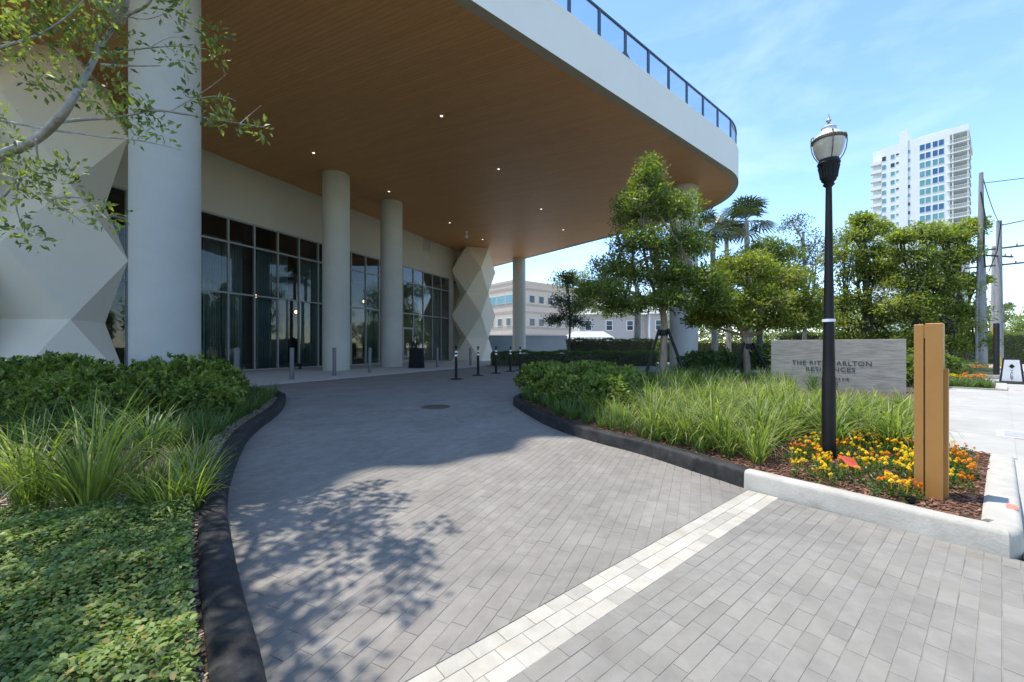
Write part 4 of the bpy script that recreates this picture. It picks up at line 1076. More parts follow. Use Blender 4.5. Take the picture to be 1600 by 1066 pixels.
# blue grey garden wall
w0, w1 = (745-800)/F*45, (886-800)/F*47
gw = thing('garden_wall', 'plain blue grey garden wall behind the low clipped hedge', 'wall', (w0,45,0))
m = MB(); m.prism([(w0,45),(w1,47),(w1,47.3),(w0,45.3)], -0.05, 2.45); m.build('wall', M['bluewall'], gw)
m = MB(); m.prism([(w0-0.05,44.95),(w1+0.05,46.95),(w1+0.05,47.35),(w0-0.05,45.35)], 2.45, 2.56); m.build('coping', M['bluewall'], gw)

# white apartment tower
TWs = 1.10; tc_ = (1.126*115*TWs, 115*TWs)            # street side corner
tw = thing('apartment_tower', 'tall white apartment tower with teal windows and stacked balconies beyond the trees', 'building', (*tc_,0))
eL = (-SY,SX); eS = (SX,SY)                            # along the visible face to the left; along the street, away
def tq(l0, l1, s0, s1): return [(tc_[0]+eL[0]*l+eS[0]*s, tc_[1]+eL[1]*l+eS[1]*s) for l, s in ((l0,s0),(l1,s0),(l1,s1),(l0,s1))]
def tl(px):
    k = (px-800)/F; return (k*tc_[1]-tc_[0])/(eL[0]-k*eL[1])
def th(px, py): l = tl(px); y = tc_[1]+eL[1]*l; return CH+(HZ-py)/F*y
LW = tl(1362); RB = tl(1484); HB = th(1480, 203); FLH = 14.4/F*(tc_[1]+eL[1]*RB); ML = tl(1411)
nfl = int(HB/FLH)
m = MB(); m.prism(tq(RB,ML,0,26), 0, HB); m.build('wall', M['tower'], tw)
m = MB(); m.prism(tq(ML,LW-2.6,0.3,24), 0, th(1400,226)); m.build('wall', M['tower'], tw)
m = MB(); m.prism(tq(LW-2.6,LW,2.2,24), 0, th(1368,234)); m.build('wall', M['tower'], tw)
m = MB(); m.prism(tq(ML-1.2,ML+1.0,-0.3,8), 0, th(1411,205)); m.build('stair_tower', M['tower'], tw)
m = MB(); m.prism(tq(RB-0.0,0,5.0,26), 0, HB-1.0); m.build('wall', M['tower_trim'], tw)
m = MB(); m.prism(tq(RB,-0.6,-0.2,26.1), HB-2.0, HB+0.05); m.build('parapet', M['tower'], tw)
m = MB(); m.prism(tq(RB+0.5,tl(1432),3,12), HB, HB+1.3); m.build('plant_room', M['tower_trim'], tw)
def twin(px, zc, w, h, mt, split=False):
    l = tl(px); off = 0.0 if l < ML else 0.3
    f = MB(); f.prism(tq(l-w/2-0.1,l+w/2+0.1,off-0.05,off+0.03), zc-h/2-0.1, zc+h/2+0.1); fo = f.build('window', M['tower'], tw)
    parts = [(l-w/2,l-0.12),(l+0.12,l+w/2)] if split else [(l-w/2,l+w/2)]
    for a, b in parts:
        g_ = MB(); g_.prism(tq(a,b,off-0.09,off-0.02), zc-h/2, zc+h/2); g_.build('pane', mt, fo)
zr = th(1466, 224)                                     # centre of the top row of big windows
rnd = random.Random(3)
for k in range(nfl-1):
    zc = zr-k*FLH
    if zc < 30: break
    for px in (1445.5, 1466): twin(px, zc, 2.5, FLH*0.62, M['win_blue'] if (k < 2 or rnd.random() < 0.22) else M['win_teal'], True)
    for px, w, h, s in ((1381,1.0,1.5,0.0),(1394.5,1.0,1.4,0.0),(1404.5,1.5,0.6,0.35),(1418.5,1.1,1.1,0.1)):
        twin(px, zc+s-0.3, w, h, M['win_dark'] if rnd.random() < 0.4 else M['win_teal'])
    # balconies on the street corner and on the far left corner
    zs = zc-FLH*0.45
    m = MB(); m.prism(tq(RB+0.6,-0.8,-0.3,5.0)[:1]+tq(RB+0.6,-0.8,-0.3,5.0)[1:], zs-0.3, zs); bl = m.build('balcony', M['tower'], tw)
    m = MB(); m.prism(tq(RB-0.2,-0.75,-0.28,-0.16), zs+0.95, zs+1.1); m.prism(tq(-0.85,-0.7,-0.28,5.0), zs+0.95, zs+1.1)
    for j in range(9):
        l = RB-0.3+(-0.7-(RB-0.3))*j/8; m.prism(tq(l-0.05,l+0.05,-0.26,-0.18), zs, zs+0.96)
    m.build('railing', M['tower_trim'], bl)
    m = MB(); m.prism(tq(-0.78,0.9,6.5,11.5), zs-0.3, zs+0.9); m.build('balcony', M['tower'], tw)
    m = MB(); m.prism(tq(LW-2.5,LW+0.5,0.5,2.2), zs-0.3, zs+0.85); m.build('balcony', M['tower'], tw)
m = MB(); m.prism(tq(RB-0.8,RB-0.5,-0.2,0.1), 0, HB-2.0); m.prism(tq(-0.55,-0.3,-0.2,0.1), 0, HB-2.0); m.build('balcony_pier', M['tower_trim'], tw)

# ================================================================== VEGETATION
def unit(v): return v/np.maximum(np.linalg.norm(v, axis=-1, keepdims=True), 1e-9)
def leaf_arrays(pos, along, nrm, L, W, fold=0.22, droop=0.0, oval=False):
    """folded rhombic leaves as quads"""
    along = unit(along); side = unit(np.cross(nrm, along)); nn = unit(np.cross(along, side))
    L = np.asarray(L).reshape(-1,1); W = np.asarray(W).reshape(-1,1)
    tip = pos+along*L - nn*L*droop
    if not oval:
        mid = pos+along*L*0.48+nn*W*fold
        return np.stack([pos,mid+side*W*0.5,tip,mid-side*W*0.5], axis=1).reshape(-1,3)
    m1 = pos+along*L*0.30+nn*W*fold*0.8; m2 = pos+along*L*0.70+nn*W*fold*0.7-nn*L*droop*0.4
    return np.stack([pos,m1+side*W*0.46,m2+side*W*0.42,tip,m2-side*W*0.42,m1-side*W*0.46], axis=1).reshape(-1,3)
def leaf_mesh(name, v, tint, mt, k=4):
    n = len(v)//k
    me = bpy.data.meshes.new(name)
    me.vertices.add(len(v)); me.vertices.foreach_set('co', v.astype(np.float32).ravel())
    me.loops.add(k*n); me.loops.foreach_set('vertex_index', np.arange(k*n, dtype=np.int32))
    me.polygons.add(n); me.polygons.foreach_set('loop_start', np.arange(0,k*n,k,dtype=np.int32)); me.polygons.foreach_set('loop_total', np.full(n,k,dtype=np.int32))
    me.materials.append(mt)
    at = me.attributes.new('tint','FLOAT','FACE'); at.data.foreach_set('value', np.clip(tint,0,1).astype(np.float32))
    me.update(calc_edges=True); me.validate()
    return me
def rnd_dirs(n): return unit(RNG.normal(size=(n,3)))
def cluster_leaves(centres, nleaf, rad, L, W, up=0.55, outward=None, flat=0.75, Lvar=0.3):
    c = np.repeat(np.asarray(centres,float), nleaf, axis=0); n = len(c)
    d = rnd_dirs(n); r = RNG.random((n,1))**0.5
    off = d*r*rad; off[:,2] *= flat
    pos = c+off
    along = unit(d+RNG.normal(size=(n,3))*0.6+np.array([0,0,0.15]))
    nr = unit(np.array([0,0,1.0])*up+RNG.normal(size=(n,3))*0.6+d*0.25)
    Ls = L*(1+RNG.normal(size=n)*Lvar*0.5); Ls = np.clip(Ls, L*0.45, L*1.6)
    ctint = np.repeat(RNG.random(len(centres)), nleaf)
    tint = 0.5+(ctint-0.5)*0.5+RNG.normal(size=n)*0.17+off[:,2]/rad*0.15
    return leaf_arrays(pos, along, nr, Ls, Ls*W/L), tint
def ell_points(c, r, n, bias=0.42, zmin=-0.75):
    out = []
    while len(out) < n:
        d = rnd_dirs(1)[0]
        if d[2] < zmin: continue
        out.append(np.array(c)+d*np.array(r)*(RNG.random()**bias))
    return out
def bez(a, b, sag, n=6, j=0.05):
    a, b = np.array(a,float), np.array(b,float); L = np.linalg.norm(b-a); pts = []
    k1 = RNG.normal(size=3)*j*L; k2 = RNG.normal(size=3)*j*L
    for i in range(n+1):
        t = i/n; p = a*(1-t)+b*t+np.array([0,0,sag*L])*math.sin(math.pi*t)+k1*math.sin(math.pi*t)+k2*math.sin(2*math.pi*t)
        pts.append(p)
    return pts
def make_tree(name, label, base, trunk, clumps, ncl, nleaf, L, W, cr, leaf, bark, r0, group=None, twig=0.008, cat='tree', sag=0.04, attach=None, bias=0.42, up=0.55):
    """trunk: world points from the ground up; clumps: (centre, radii[, weight])"""
    t = thing(name, label, cat, (base[0],base[1],base[2]), group)
    mb = MB(); tp = smooth_curve([tuple(p) for p in trunk], 4); nT = len(tp)
    mb.tube(tp, [r0*(1.25 if i == 0 else 1)*(1-0.55*i/(nT-1)) for i in range(nT)], 10)
    cents = []
    for c in clumps:
        ce, ra = c[0], c[1]; wgt = c[2] if len(c) > 2 else 1.0
        s = tp[int(min(nT-1, max(1, (attach if attach is not None else RNG.uniform(0.55,1.0))*(nT-1))))]
        limb = bez(s, ce, sag, 6)
        mb.tube(limb, [r0*0.45*(1-0.75*i/6)+0.004 for i in range(7)], 6)
        pts = ell_points(ce, ra, int(ncl*wgt), bias)
        subs = [limb[3],limb[4],limb[5],limb[6]]+[np.array(ce)+rnd_dirs(1)[0]*np.array(ra)*0.35 for _ in range(4)]
        for q in subs[4:]: mb.tube([limb[4], (limb[4]+q)/2+RNG.normal(size=3)*0.03, q], [r0*0.16+0.003, r0*0.13+0.003, r0*0.09+0.002], 5)
        for p in pts:
            q = min(subs, key=lambda s_: np.linalg.norm(s_-p))
            mid = (q+p)/2+RNG.normal(size=3)*0.06*np.linalg.norm(p-q)+np.array([0,0,0.02])
            mb.tube([q,mid,p], [twig*1.5,twig,twig*0.5], 3)
        cents += pts
    mb.build('trunk', bark, t, True)
    v, tint = cluster_leaves(np.array(cents), nleaf, cr, L, W, up)
    me = leaf_mesh('crown', v, tint, leaf); link('crown', me, t)
    return t

# ---------------- left foreground tree
LT = thing('overhanging_tree', 'pale barked tree with small leaves reaching in over the planting bed', 'tree', (-5.6,2.9,BED_Z))
mb = MB()
ZB = 3.35
def pl(px, dz=0.0): return [P(x,y,ZB+dz+0.12*math.sin(i*1.3)) for i, (x,y) in enumerate(px)]
main = [(-5.6,2.9,BED_Z-0.05),(-5.55,2.95,1.2),(-5.3,3.1,2.1)]+pl([(-60,285),(0,244),(56,218),(94,184),(116,150),(139,109),(165,60),(195,26),(233,4),(262,-60),(300,-150)])
mp = smooth_curve(main, 4); n = len(mp)
mb.tube(mp, [0.115*(1-0.0*i/n) if i < 8 else max(0.008, 0.044*(1-(i-8)/(n-8))**0.9) for i in range(n)], 10)
BR = [([(94,191),(130,187),(180,184),(240,173),(285,178),(319,184),(375,193),(413,199)],0.015,0.05),
      ([(-40,182),(0,188),(79,203),(120,208),(161,214),(225,221),(285,235)],0.014,-0.05),
      ([(154,84),(190,80),(233,75),(280,72),(323,77)],0.011,0.1),([(158,101),(200,103),(251,103)],0.012,-0.1),
      ([(-60,330),(0,311),(30,278),(52,285),(75,311),(105,330),(131,349)],0.012,-0.15),([(30,278),(25,320),(38,356),(70,368)],0.007,-0.15),
      ([(-60,90),(0,75),(56,56),(100,30),(140,-10)],0.016,-0.25),([(56,56),(90,80),(130,100)],0.008,-0.25),
      ([(375,193),(390,180),(408,165)],0.004,0.05),([(265,175),(300,155),(330,135),(355,115)],0.006,0.05),([(300,155),(345,150),(368,158)],0.004,0.05),
      ([(280,72),(288,40),(290,0)],0.006,0.1),([(139,109),(150,70),(146,30),(150,-20)],0.010,0.0),([(195,26),(230,30),(262,20)],0.006,0.0),
      ([(233,75),(262,60),(280,58)],0.004,0.1),([(56,218),(60,250),(72,270),(110,262)],0.008,0.0),([(75,311),(130,310),(165,340),(178,335)],0.007,-0.15)]
for pts, r, dz in BR:
    q = smooth_curve(pl(pts, dz), 4); mb.tube(q, [max(0.0022, r*(1-0.8*i/len(q))) for i in range(len(q))], 6)
cl_px = [(10,15),(40,20),(65,10),(90,25),(130,30),(165,35),(30,75),(60,45),(80,60),(110,55),(125,75),(100,100),(60,128),(90,142),(130,140),(170,128),(190,140),(165,165),(200,170),(215,182),(245,185),(250,215),(205,205),(275,20),(255,15),(310,50),(330,82),(270,90),(290,98),(300,155),(318,170),(340,182),(362,186),(402,197),(345,165),(335,55),(20,270),(50,262),(80,278),(110,258),(40,298),(80,308),(110,322),(145,318),(160,342),(180,330),(30,360),(50,372),(5,180),(18,215),(15,100),(75,95),(20,290),(60,290),(120,15),(200,60),(185,100),(150,158),(10,30),(25,45),(50,5),(75,30),(100,8),(115,40),(145,15),(10,60),(0,20),(180,15),(135,50),(55,75),(5,250),(30,250),(65,265),(95,290),(10,330),(140,60),(170,75),(225,165),(110,125)]
cents = [np.array(P(x+random.uniform(-6,6), y+random.uniform(-6,6), ZB+random.uniform(-0.3,0.2))) for x, y in cl_px]
v1, tn1 = cluster_leaves(np.array(cents), 26, 0.115, 0.060, 0.025, 0.4)
# crown above the frame, which throws the dappled shade
up_c = []
while len(up_c) < 170:
    p = np.array([RNG.uniform(-5.2,-1.95), RNG.uniform(0.9,4.1), RNG.uniform(4.1,6.6)])
    e = ((p-np.array([-3.15,2.7,5.2]))/np.array([1.3,1.5,1.2]))
    if (e**2).sum() > 1: continue
    if HZ-(p[2]-CH)/p[1]*F > -25: continue
    up_c.append(p)
limbs = [bez(mp[-14], c, 0.05, 6) for c in ([-2.6,3.0,4.9],[-3.2,2.2,5.4],[-4.2,1.8,5.2],[-2.3,2.2,5.0],[-4.4,3.4,5.6],[-3.4,3.6,5.7])]
for l in limbs: mb.tube(l, [0.034*(1-0.75*i/6) for i in range(7)], 6)
subs = [q for l in limbs for q in l[3:]]
for p in up_c:
    q = min(subs, key=lambda s_: np.linalg.norm(s_-p)); mb.tube([q,(q+p)/2+np.array([0,0,0.04]),p], [0.008,0.006,0.003], 3)
mb.build('trunk', M['bark'], LT, True)
for c in cents:
    pass
v2, tn2 = cluster_leaves(np.array(up_c), 40, 0.15, 0.08, 0.042, 0.7)
link('crown', leaf_mesh('crown', np.concatenate([v1,v2]), np.concatenate([tn1,tn2]), M['lf_oak']), LT)

# ---------------- two clipped trees in the right bed
def CL(px, py, z, rx, ry, rz, w=1.0): return (P(px,py,z), (rx,ry,rz), w)
x, y = G(1036,606); zt = y
T1c = [CL(1015,275,zt,0.42,0.45,0.55,0.7),CL(995,330,zt,0.75,0.8,0.55,1.2),CL(1055,330,zt,0.70,0.8,0.5,1.0),CL(1000,380,zt-0.2,0.85,0.9,0.5,1.2),CL(1070,385,zt,0.8,0.9,0.5,1.1),CL(960,420,zt,0.7,0.8,0.45,1.0),
       CL(935,455,zt-0.2,0.75,0.8,0.38,1.1),CL(1030,430,zt,0.9,0.9,0.45,1.1),CL(1085,440,zt-0.3,0.8,0.8,0.45,1.0),CL(1050,468,zt-0.4,0.75,0.7,0.40,0.9),CL(980,475,zt,0.7,0.8,0.32,0.8),CL(1110,470,zt-0.1,0.7,0.7,0.42,0.9),CL(1012,300,zt,0.55,0.6,0.6,0.8)]
make_tree('clipped_tree', 'tall clipped evergreen tree with pointed crown and black support stakes', (x,y,BED_Z),
          [(x,y,BED_Z-0.05),(x+0.01,y,0.9),P(1037,540,zt),P(1038,510,zt),P(1035,480,zt),P(1028,420,zt),P(1018,340,zt),P(1015,270,zt)], T1c, 98, 22, 0.115, 0.042, 0.21, M['lf_pod'], M['bark_tan'], 0.125, sag=0.02, attach=None)
x2_, y2_ = G(1168,602); z2_ = y2_
T2c = [CL(1110,440,z2_,0.85,0.8,0.5,1.0),CL(1165,418,z2_,0.95,0.9,0.5,1.2),CL(1225,440,z2_,0.85,0.8,0.5,1.1),CL(1120,478,z2_-0.3,0.9,0.8,0.45,1.1),CL(1190,470,z2_-0.4,0.95,0.8,0.5,1.2),CL(1250,475,z2_,0.75,0.8,0.45,1.0),CL(1145,500,z2_-0.3,0.8,0.7,0.28,0.8),CL(1220,503,z2_-0.2,0.8,0.7,0.28,0.9),CL(1265,500,z2_,0.55,0.6,0.3,0.7),CL(1100,498,z2_,0.6,0.7,0.28,0.7)]
make_tree('clipped_tree', 'wide flat topped clipped evergreen tree beside the travertine sign', (x2_,y2_,BED_Z),
          [(x2_,y2_,BED_Z-0.05),P(1167,570,z2_),P(1164,540,z2_),P(1163,520,z2_),P(1165,490,z2_),P(1168,450,z2_)], T2c, 115, 24, 0.115, 0.042, 0.21, M['lf_pod2'], M['bark_tan'], 0.115, sag=0.0, attach=0.55)
for (tx, ty, tz, nm) in ((x,y,1.75,'the tall pointed clipped tree'),(x2_,y2_,1.35,'the flat topped clipped tree')):
    for k, a in enumerate((200,320,75)):
        a = math.radians(a); m = MB()
        m.tube([(tx+0.14*math.cos(a),ty+0.14*math.sin(a),tz),(tx+0.75*math.cos(a),ty+0.75*math.sin(a),BED_Z-0.05)], 0.045, 4)
        o = m.build('support_stake', M['black']); tag(o, 'black timber support stake leaning against '+nm, 'stake', 'stakes bracing '+nm)
    m = MB(); m.lathe((tx,ty), [(0.135,tz-0.20),(0.14,tz-0.18),(0.14,tz-0.05),(0.135,tz-0.03)], 12, cap=False); o = m.build('trunk_strap', M['black'], None, True); tag(o, 'black strap wrapped around the trunk of '+nm, 'strap')

# ---------------- background trees
def bg_tree(name, label, px, base_y, z, top_clumps, ncl, nleaf, L, cr, leaf, bark, r0, group='trees beyond the entrance bed'):
    x = (px-800)/F*z
    cy = max(c[1] for c in top_clumps)
    cl = [CL(c[0],c[1],z+c[5] if len(c) > 5 else z,c[2],c[3],c[4]) for c in top_clumps]
    return make_tree(name, label, (x,z,0), [(x,z,-0.1),(x+0.05,z,1.2),P(px+3,cy-8,z),P(px,min(c[1] for c in top_clumps)+12,z)], cl, ncl, nleaf, L, L*0.45, cr, leaf, bark, r0, group, twig=0.012)
bg_tree('slender_tree','small dark slender tree in front of the blue grey wall',888,0,30,[(888,440,0.7,0.7,0.8),(875,470,0.9,0.9,0.7),(900,475,0.9,0.9,0.7),(865,500,0.9,0.8,0.5),(905,505,0.9,0.8,0.5),(885,495,0.9,0.9,0.7)],48,15,0.15,0.28,M['lf_dark'],M['bark_dark'],0.10)
bg_tree('shade_tree','thick grey trunked shade tree behind the tall clipped tree',994,0,38,[(890,440,2.0,2.0,1.1),(940,455,2.2,2.2,1.3),(985,430,2.4,2.2,1.6),(1020,470,2.0,2.2,1.2),(1050,440,2.0,2.0,1.4),(920,480,1.8,2.0,0.8),(960,485,2.0,2.0,0.8)],80,18,0.22,0.45,M['lf_mid'],M['bark'],0.42)
bg_tree('broadleaf_tree','dense green broadleaf tree under the cabbage palms',1185,0,24,[(1150,415,1.1,1.2,0.6),(1190,388,1.1,1.1,0.7),(1215,400,1.3,1.3,0.8),(1180,425,1.5,1.4,0.8),(1225,430,1.2,1.2,0.8),(1200,455,1.6,1.4,0.8),(1150,440,1.4,1.4,0.8)],75,16,0.19,0.36,M['lf_mid'],M['bark_dark'],0.20)
bg_tree('sparse_tree','thin leaved sparse tree with bare twigs against the sky',1255,0,27,[(1240,350,1.0,1.0,0.9),(1265,385,1.3,1.2,1.0),(1235,400,1.2,1.2,0.9),(1275,420,1.3,1.2,1.0),(1245,450,1.4,1.3,0.9),(1295,395,1.0,1.0,0.8),(1285,460,1.4,1.3,0.9),(1300,490,1.4,1.3,0.8),(1260,495,1.4,1.3,0.8)],42,11,0.16,0.40,M['lf_dark'],M['bark'],0.16)
bg_tree('spreading_tree','bright green spreading tree in front of the white tower',1350,0,22,[(1335,370,1.0,1.1,0.6),(1365,360,0.9,1.0,0.5),(1320,400,1.1,1.1,0.7),(1375,395,1.1,1.1,0.6),(1340,430,1.3,1.2,0.7),(1320,470,1.4,1.3,0.8),(1385,440,1.3,1.2,0.8),(1350,480,1.5,1.3,0.8),(1310,505,1.1,1.1,0.5),(1390,500,1.4,1.3,0.8),(1365,420,1.3,1.2,0.7),(1318,535,1.3,1.2,0.5),(1360,528,1.4,1.3,0.5),(1395,535,1.3,1.2,0.5),(1345,345,0.5,0.6,0.3)],82,17,0.16,0.30,M['lf_big'],M['bark_dark'],0.20)
bg_tree('spreading_tree','bright green spreading tree beside the tall grey utility pole',1480,0,20,[(1440,365,0.9,1.0,0.5),(1480,372,1.0,1.0,0.5),(1505,362,0.7,0.8,0.4),(1420,400,1.1,1.1,0.6),(1465,410,1.3,1.2,0.6),(1500,400,0.9,0.9,0.5),(1430,440,1.3,1.2,0.7),(1480,450,1.3,1.2,0.7),(1505,490,0.9,1.0,0.6),(1440,490,1.4,1.3,0.7),(1485,505,1.2,1.2,0.6),(1410,475,1.2,1.2,0.7),(1455,440,1.3,1.2,0.7),(1460,470,1.3,1.2,0.7),(1430,530,1.2,1.2,0.5),(1475,538,1.2,1.2,0.4),(1510,535,0.8,1.0,0.4),(1522,352,0.4,0.5,0.25),(1520,440,0.5,0.6,0.3),(1405,372,0.5,0.6,0.3)],82,17,0.15,0.28,M['lf_big'],M['bark_dark'],0.20)
for i, (px, z) in enumerate(((1080,52),(1135,47),(1185,55),(1240,49),(1300,56),(1360,50),(1430,54),(1500,52),(1545,60))):
    bg_tree('boundary_tree','low bushy tree in the green row along the far lot boundary',px,0,z,[(px-18,505,2.3,2.0,1.6),(px+16,500,2.3,2.0,1.7),(px,485,2.2,2.0,1.5),(px-5,525,2.8,2.0,1.2),(px+22,528,2.6,2.0,1.2)],40,12,0.34,0.6,M['lf_mid'],M['bark_dark'],0.22,'green row along the far lot boundary')
for i, (px, z, ys) in enumerate(((1590,75,500),(1612,60,505),(1575,120,522),(1625,100,500),(1640,52,490))):
    bg_tree('roadside_tree','round green roadside tree far along the street',px,0,z,[(px,ys,2.4,2.4,1.6),(px-8,ys+14,2.6,2.4,1.4),(px+10,ys+12,2.6,2.4,1.4)],34,12,0.34,0.6,M['lf_mid'],M['bark_dark'],0.3,'roadside trees far along the street')
# trees across the street, seen in the lobby glass
for i, (x, yy) in enumerate([UV(u,17.5+(i%2)*1.5) for i, u in enumerate((-14,-4,5,11,17,23,29,36,43,51,60))]):
    make_tree('street_tree','leafy street tree across the road from the entrance',(x,yy,0),[(x,yy,-0.1),(x,yy,1.5),(x+0.1,yy,4.2),(x,yy,7.2)],[((x-1.8,yy,4.4),(2.2,2.2,1.8)),((x+1.9,yy+0.3,4.9),(2.2,2.2,1.9)),((x,yy,7.6),(2.4,2.2,1.8)),((x+0.2,yy-0.8,5.4),(2.2,2.0,1.8)),((x,yy,2.6),(2.6,2.2,1.2))],40,12,0.40,0.20,0.6,M['lf_mid'],M['bark_dark'],0.2,'street trees across the road')

# ---------------- palms
def palm(px, crown_y, z, nf, fl, label):
    x, _, zc = P(px, crown_y, z)
    t = thing('cabbage_palm', label, 'palm tree', (x,z,0))
    m = MB(); m.tube([(x+0.2,z,-0.1),(x+0.1,z,zc*0.5),(x,z,zc)], [0.22,0.17,0.16], 10); m.build('trunk', M['bark'], t, True)
    vs = []; fs = []; tt_ = []
    fm = MB()
    for k in range(nf):
        az = 2*math.pi*k/nf*2.618+RNG.normal()*0.2; el = RNG.uniform(-0.55,1.25)
        d = np.array([math.cos(az)*math.cos(el), math.sin(az)*math.cos(el), math.sin(el)])
        st = np.array([x,z,zc]); pet = fl*0.5; hub = st+d*pet-np.array([0,0,0.10*pet])
        fm.tube([st,(st+hub)/2+np.array([0,0,0.06]),hub], 0.016, 4, 0.6)
        side = unit(np.cross(d, np.array([0,0,1.0]))+1e-6); upv = np.cross(side, d); tnt = float(np.clip(RNG.normal(0.45,0.2),0,1))
        for j in range(15):
            a = (j/14-0.5)*3.9; dr = d*math.cos(a)+side*math.sin(a)
            L = fl*(0.62 if abs(a) < 1.4 else 0.48); w = 0.035*fl
            dr = unit(dr+upv*0.12); pr = np.cross(dr, upv)
            tip = hub+dr*L-np.array([0,0,0.28*L]); mid = hub+dr*L*0.55
            fm.add([hub, mid+pr*w, tip, mid-pr*w], [(0,1,2,3)], tnt+float(RNG.normal()*0.08))
    fm.build('fronds', M['lf_palm'], t)
palm(1166,345,30,26,2.1,'cabbage palm with a full fan crown above the broadleaf tree')
palm(1113,360,28,22,2.0,'cabbage palm whose crown shows beside the canopy corner column')
palm(1135,368,33,20,1.8,'smaller cabbage palm between two taller cabbage palms')
palm(1568,487,70,22,2.2,'distant cabbage palm behind the utility poles')

# ---------------- grass clumps
def grass_mesh(name, nb, H, spread, width, lean=0.5, seg=6, base_r=0.07, mt='lf_grass', curl=1.0):
    vs = []; fs = []; ts = []
    mb = MB()
    for b in range(nb):
        a = RNG.uniform(0,2*math.pi); r = base_r*math.sqrt(RNG.random())
        p = np.array([r*math.cos(a), r*math.sin(a), -0.02]); az = a+RNG.normal()*0.6
        w = width*RNG.uniform(0.7,1.25); dx = np.array([math.cos(az),math.sin(az),0]); sd_ = np.array([-dx[1],dx[0],0.0])
        tw = RNG.normal()*0.5; sd_ = sd_*math.cos(tw)+dx*math.sin(tw)*0.5
        ln = H*RNG.uniform(0.75,1.45); th0 = abs(RNG.normal(0.10,0.16))*(0.5+spread/max(H,0.01)); kap = RNG.uniform(0.25,1.9)*curl
        L = []; tnt = float(np.clip(RNG.normal(0.48,0.30),0,1)); q = p.copy()
        for s in range(seg+1):
            t = s/seg
            if s > 0:
                th = th0+kap*((t-0.5/seg)**1.6); q = q+(dx*math.sin(th)+np.array([0,0,math.cos(th)]))*ln/seg
            ww = w*(0.75+0.5*t if t < 0.4 else 0.95*(1-((t-0.4)/0.6)**1.6)+0.02)
            L.append((q-sd_*ww/2, q+sd_*ww/2))
        for s in range(seg):
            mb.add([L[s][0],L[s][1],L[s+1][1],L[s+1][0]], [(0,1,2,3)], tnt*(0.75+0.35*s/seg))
    me_o = mb.build(name, M[mt], None, True)
    return me_o
def strew(protos, pts, label, cat, group, z=BED_Z, s=(0.85,1.15), tilt=0.06):
    used = set()
    for i, p in enumerate(pts):
        k = random.randrange(len(protos))
        pr = protos[k]
        if k in used: o = pr.copy(); COL.objects.link(o)
        else: o = pr; used.add(k)
        sc = random.uniform(*s)*(p[2] if len(p) > 2 else 1)
        o.location = (p[0],p[1],z); o.rotation_euler = (random.gauss(0,tilt),random.gauss(0,tilt),random.uniform(0,6.28)); o.scale = (sc*random.uniform(0.93,1.07),sc,sc*random.uniform(0.9,1.1))
        tag(o, label(i) if callable(label) else label, cat, group)
    for k, pr in enumerate(protos):
        if k not in used: bpy.data.objects.remove(pr)
def fill_poly(poly, step, jit=0.3):
    xs = [p[0] for p in poly]; ys = [p[1] for p in poly]; out = []
    y = min(ys); row = 0
    while y <= max(ys):
        x = min(xs)+(step/2 if row % 2 else 0)
        while x <= max(xs):
            q = (x+random.uniform(-jit,jit)*step, y+random.uniform(-jit,jit)*step)
            if inside(q, poly): out.append(q)
            x += step
        y += step*0.87; row += 1
    return out
# tall grass in the right bed
tall = [grass_mesh('grass_clump', 92, 0.50, 0.58, 0.014, curl=1.55) for _ in range(5)]
gp = [G(990,648,BED_Z),G(1010,690,BED_Z),G(1110,716,BED_Z),G(1190,722,BED_Z),G(1285,708,BED_Z),G(1340,702,BED_Z),G(1425,705,BED_Z),G(1440,668,BED_Z),G(1425,640,BED_Z),G(1200,622,BED_Z),G(1010,622,BED_Z)]
pts = [p for p in fill_poly(gp, 0.40) if (p[0]-lx)**2+(p[1]-ly)**2 > 0.25**2]
pts = [(p[0],p[1],0.68 if (800+p[0]/p[1]*F > 1235 and p[1] > 5.6) else 1.0) for p in pts]
strew(tall, pts, 'arching clump of tall bright green grass in the bed before the sign', 'grass', 'tall grass clumps before the sign')
# rear dark grass around the clipped trees
rear = [grass_mesh('grass_clump', 90, 0.50, 0.42, 0.012, mt='lf_liri') for _ in range(3)]
gp = [G(960,612,BED_Z),G(1010,616,BED_Z),G(1200,614,BED_Z),G(1300,617,BED_Z),G(1200,600,BED_Z),G(1050,596,BED_Z),G(960,600,BED_Z)]
pts = [p for p in fill_poly(gp, 0.62) if (p[0]-x2_)**2+(p[1]-y2_)**2 > 0.3**2]
strew(rear, pts, 'dark green upright grass clump around the clipped trees', 'grass', 'dark grass clumps around the clipped trees')
# border grass along the right kerb
liri = [grass_mesh('border_grass', 60, 0.26, 0.26, 0.010, base_r=0.045, mt='lf_liri') for _ in range(4)]
o1 = offset_curve(RK, 0.30); o2 = offset_curve(RK, 0.55); pts = []
def along(curve, step):
    out = [curve[0]]; acc = 0
    for a, b in zip(curve, curve[1:]):
        d = math.dist(a,b); acc += d
        if acc >= step: out.append(b); acc = 0
    return out
for cu, st in ((o1,0.20),(o2,0.24)):
    for p in along(cu, st):
        if p[1] > 4.15 and p[1] < 12: pts.append((p[0]+random.uniform(-0.05,0.05), p[1]+random.uniform(-0.05,0.05)))
strew(liri, pts, 'small tuft of dark border grass along the black kerb of the sign bed', 'grass', 'border grass along the kerb of the sign bed', s=(0.85,1.3))
mid = [grass_mesh('border_grass', 80, 0.36, 0.36, 0.012, base_r=0.06) for _ in range(3)]
pts = [(p[0]+random.uniform(-0.06,0.06),p[1]+random.uniform(-0.06,0.06)) for p in along(offset_curve(RK,0.72),0.24) if 3.9 < p[1] < 7.2]+[(p[0],p[1]) for p in along(offset_curve(RK,0.42),0.26) if 3.75 < p[1] < 4.9]
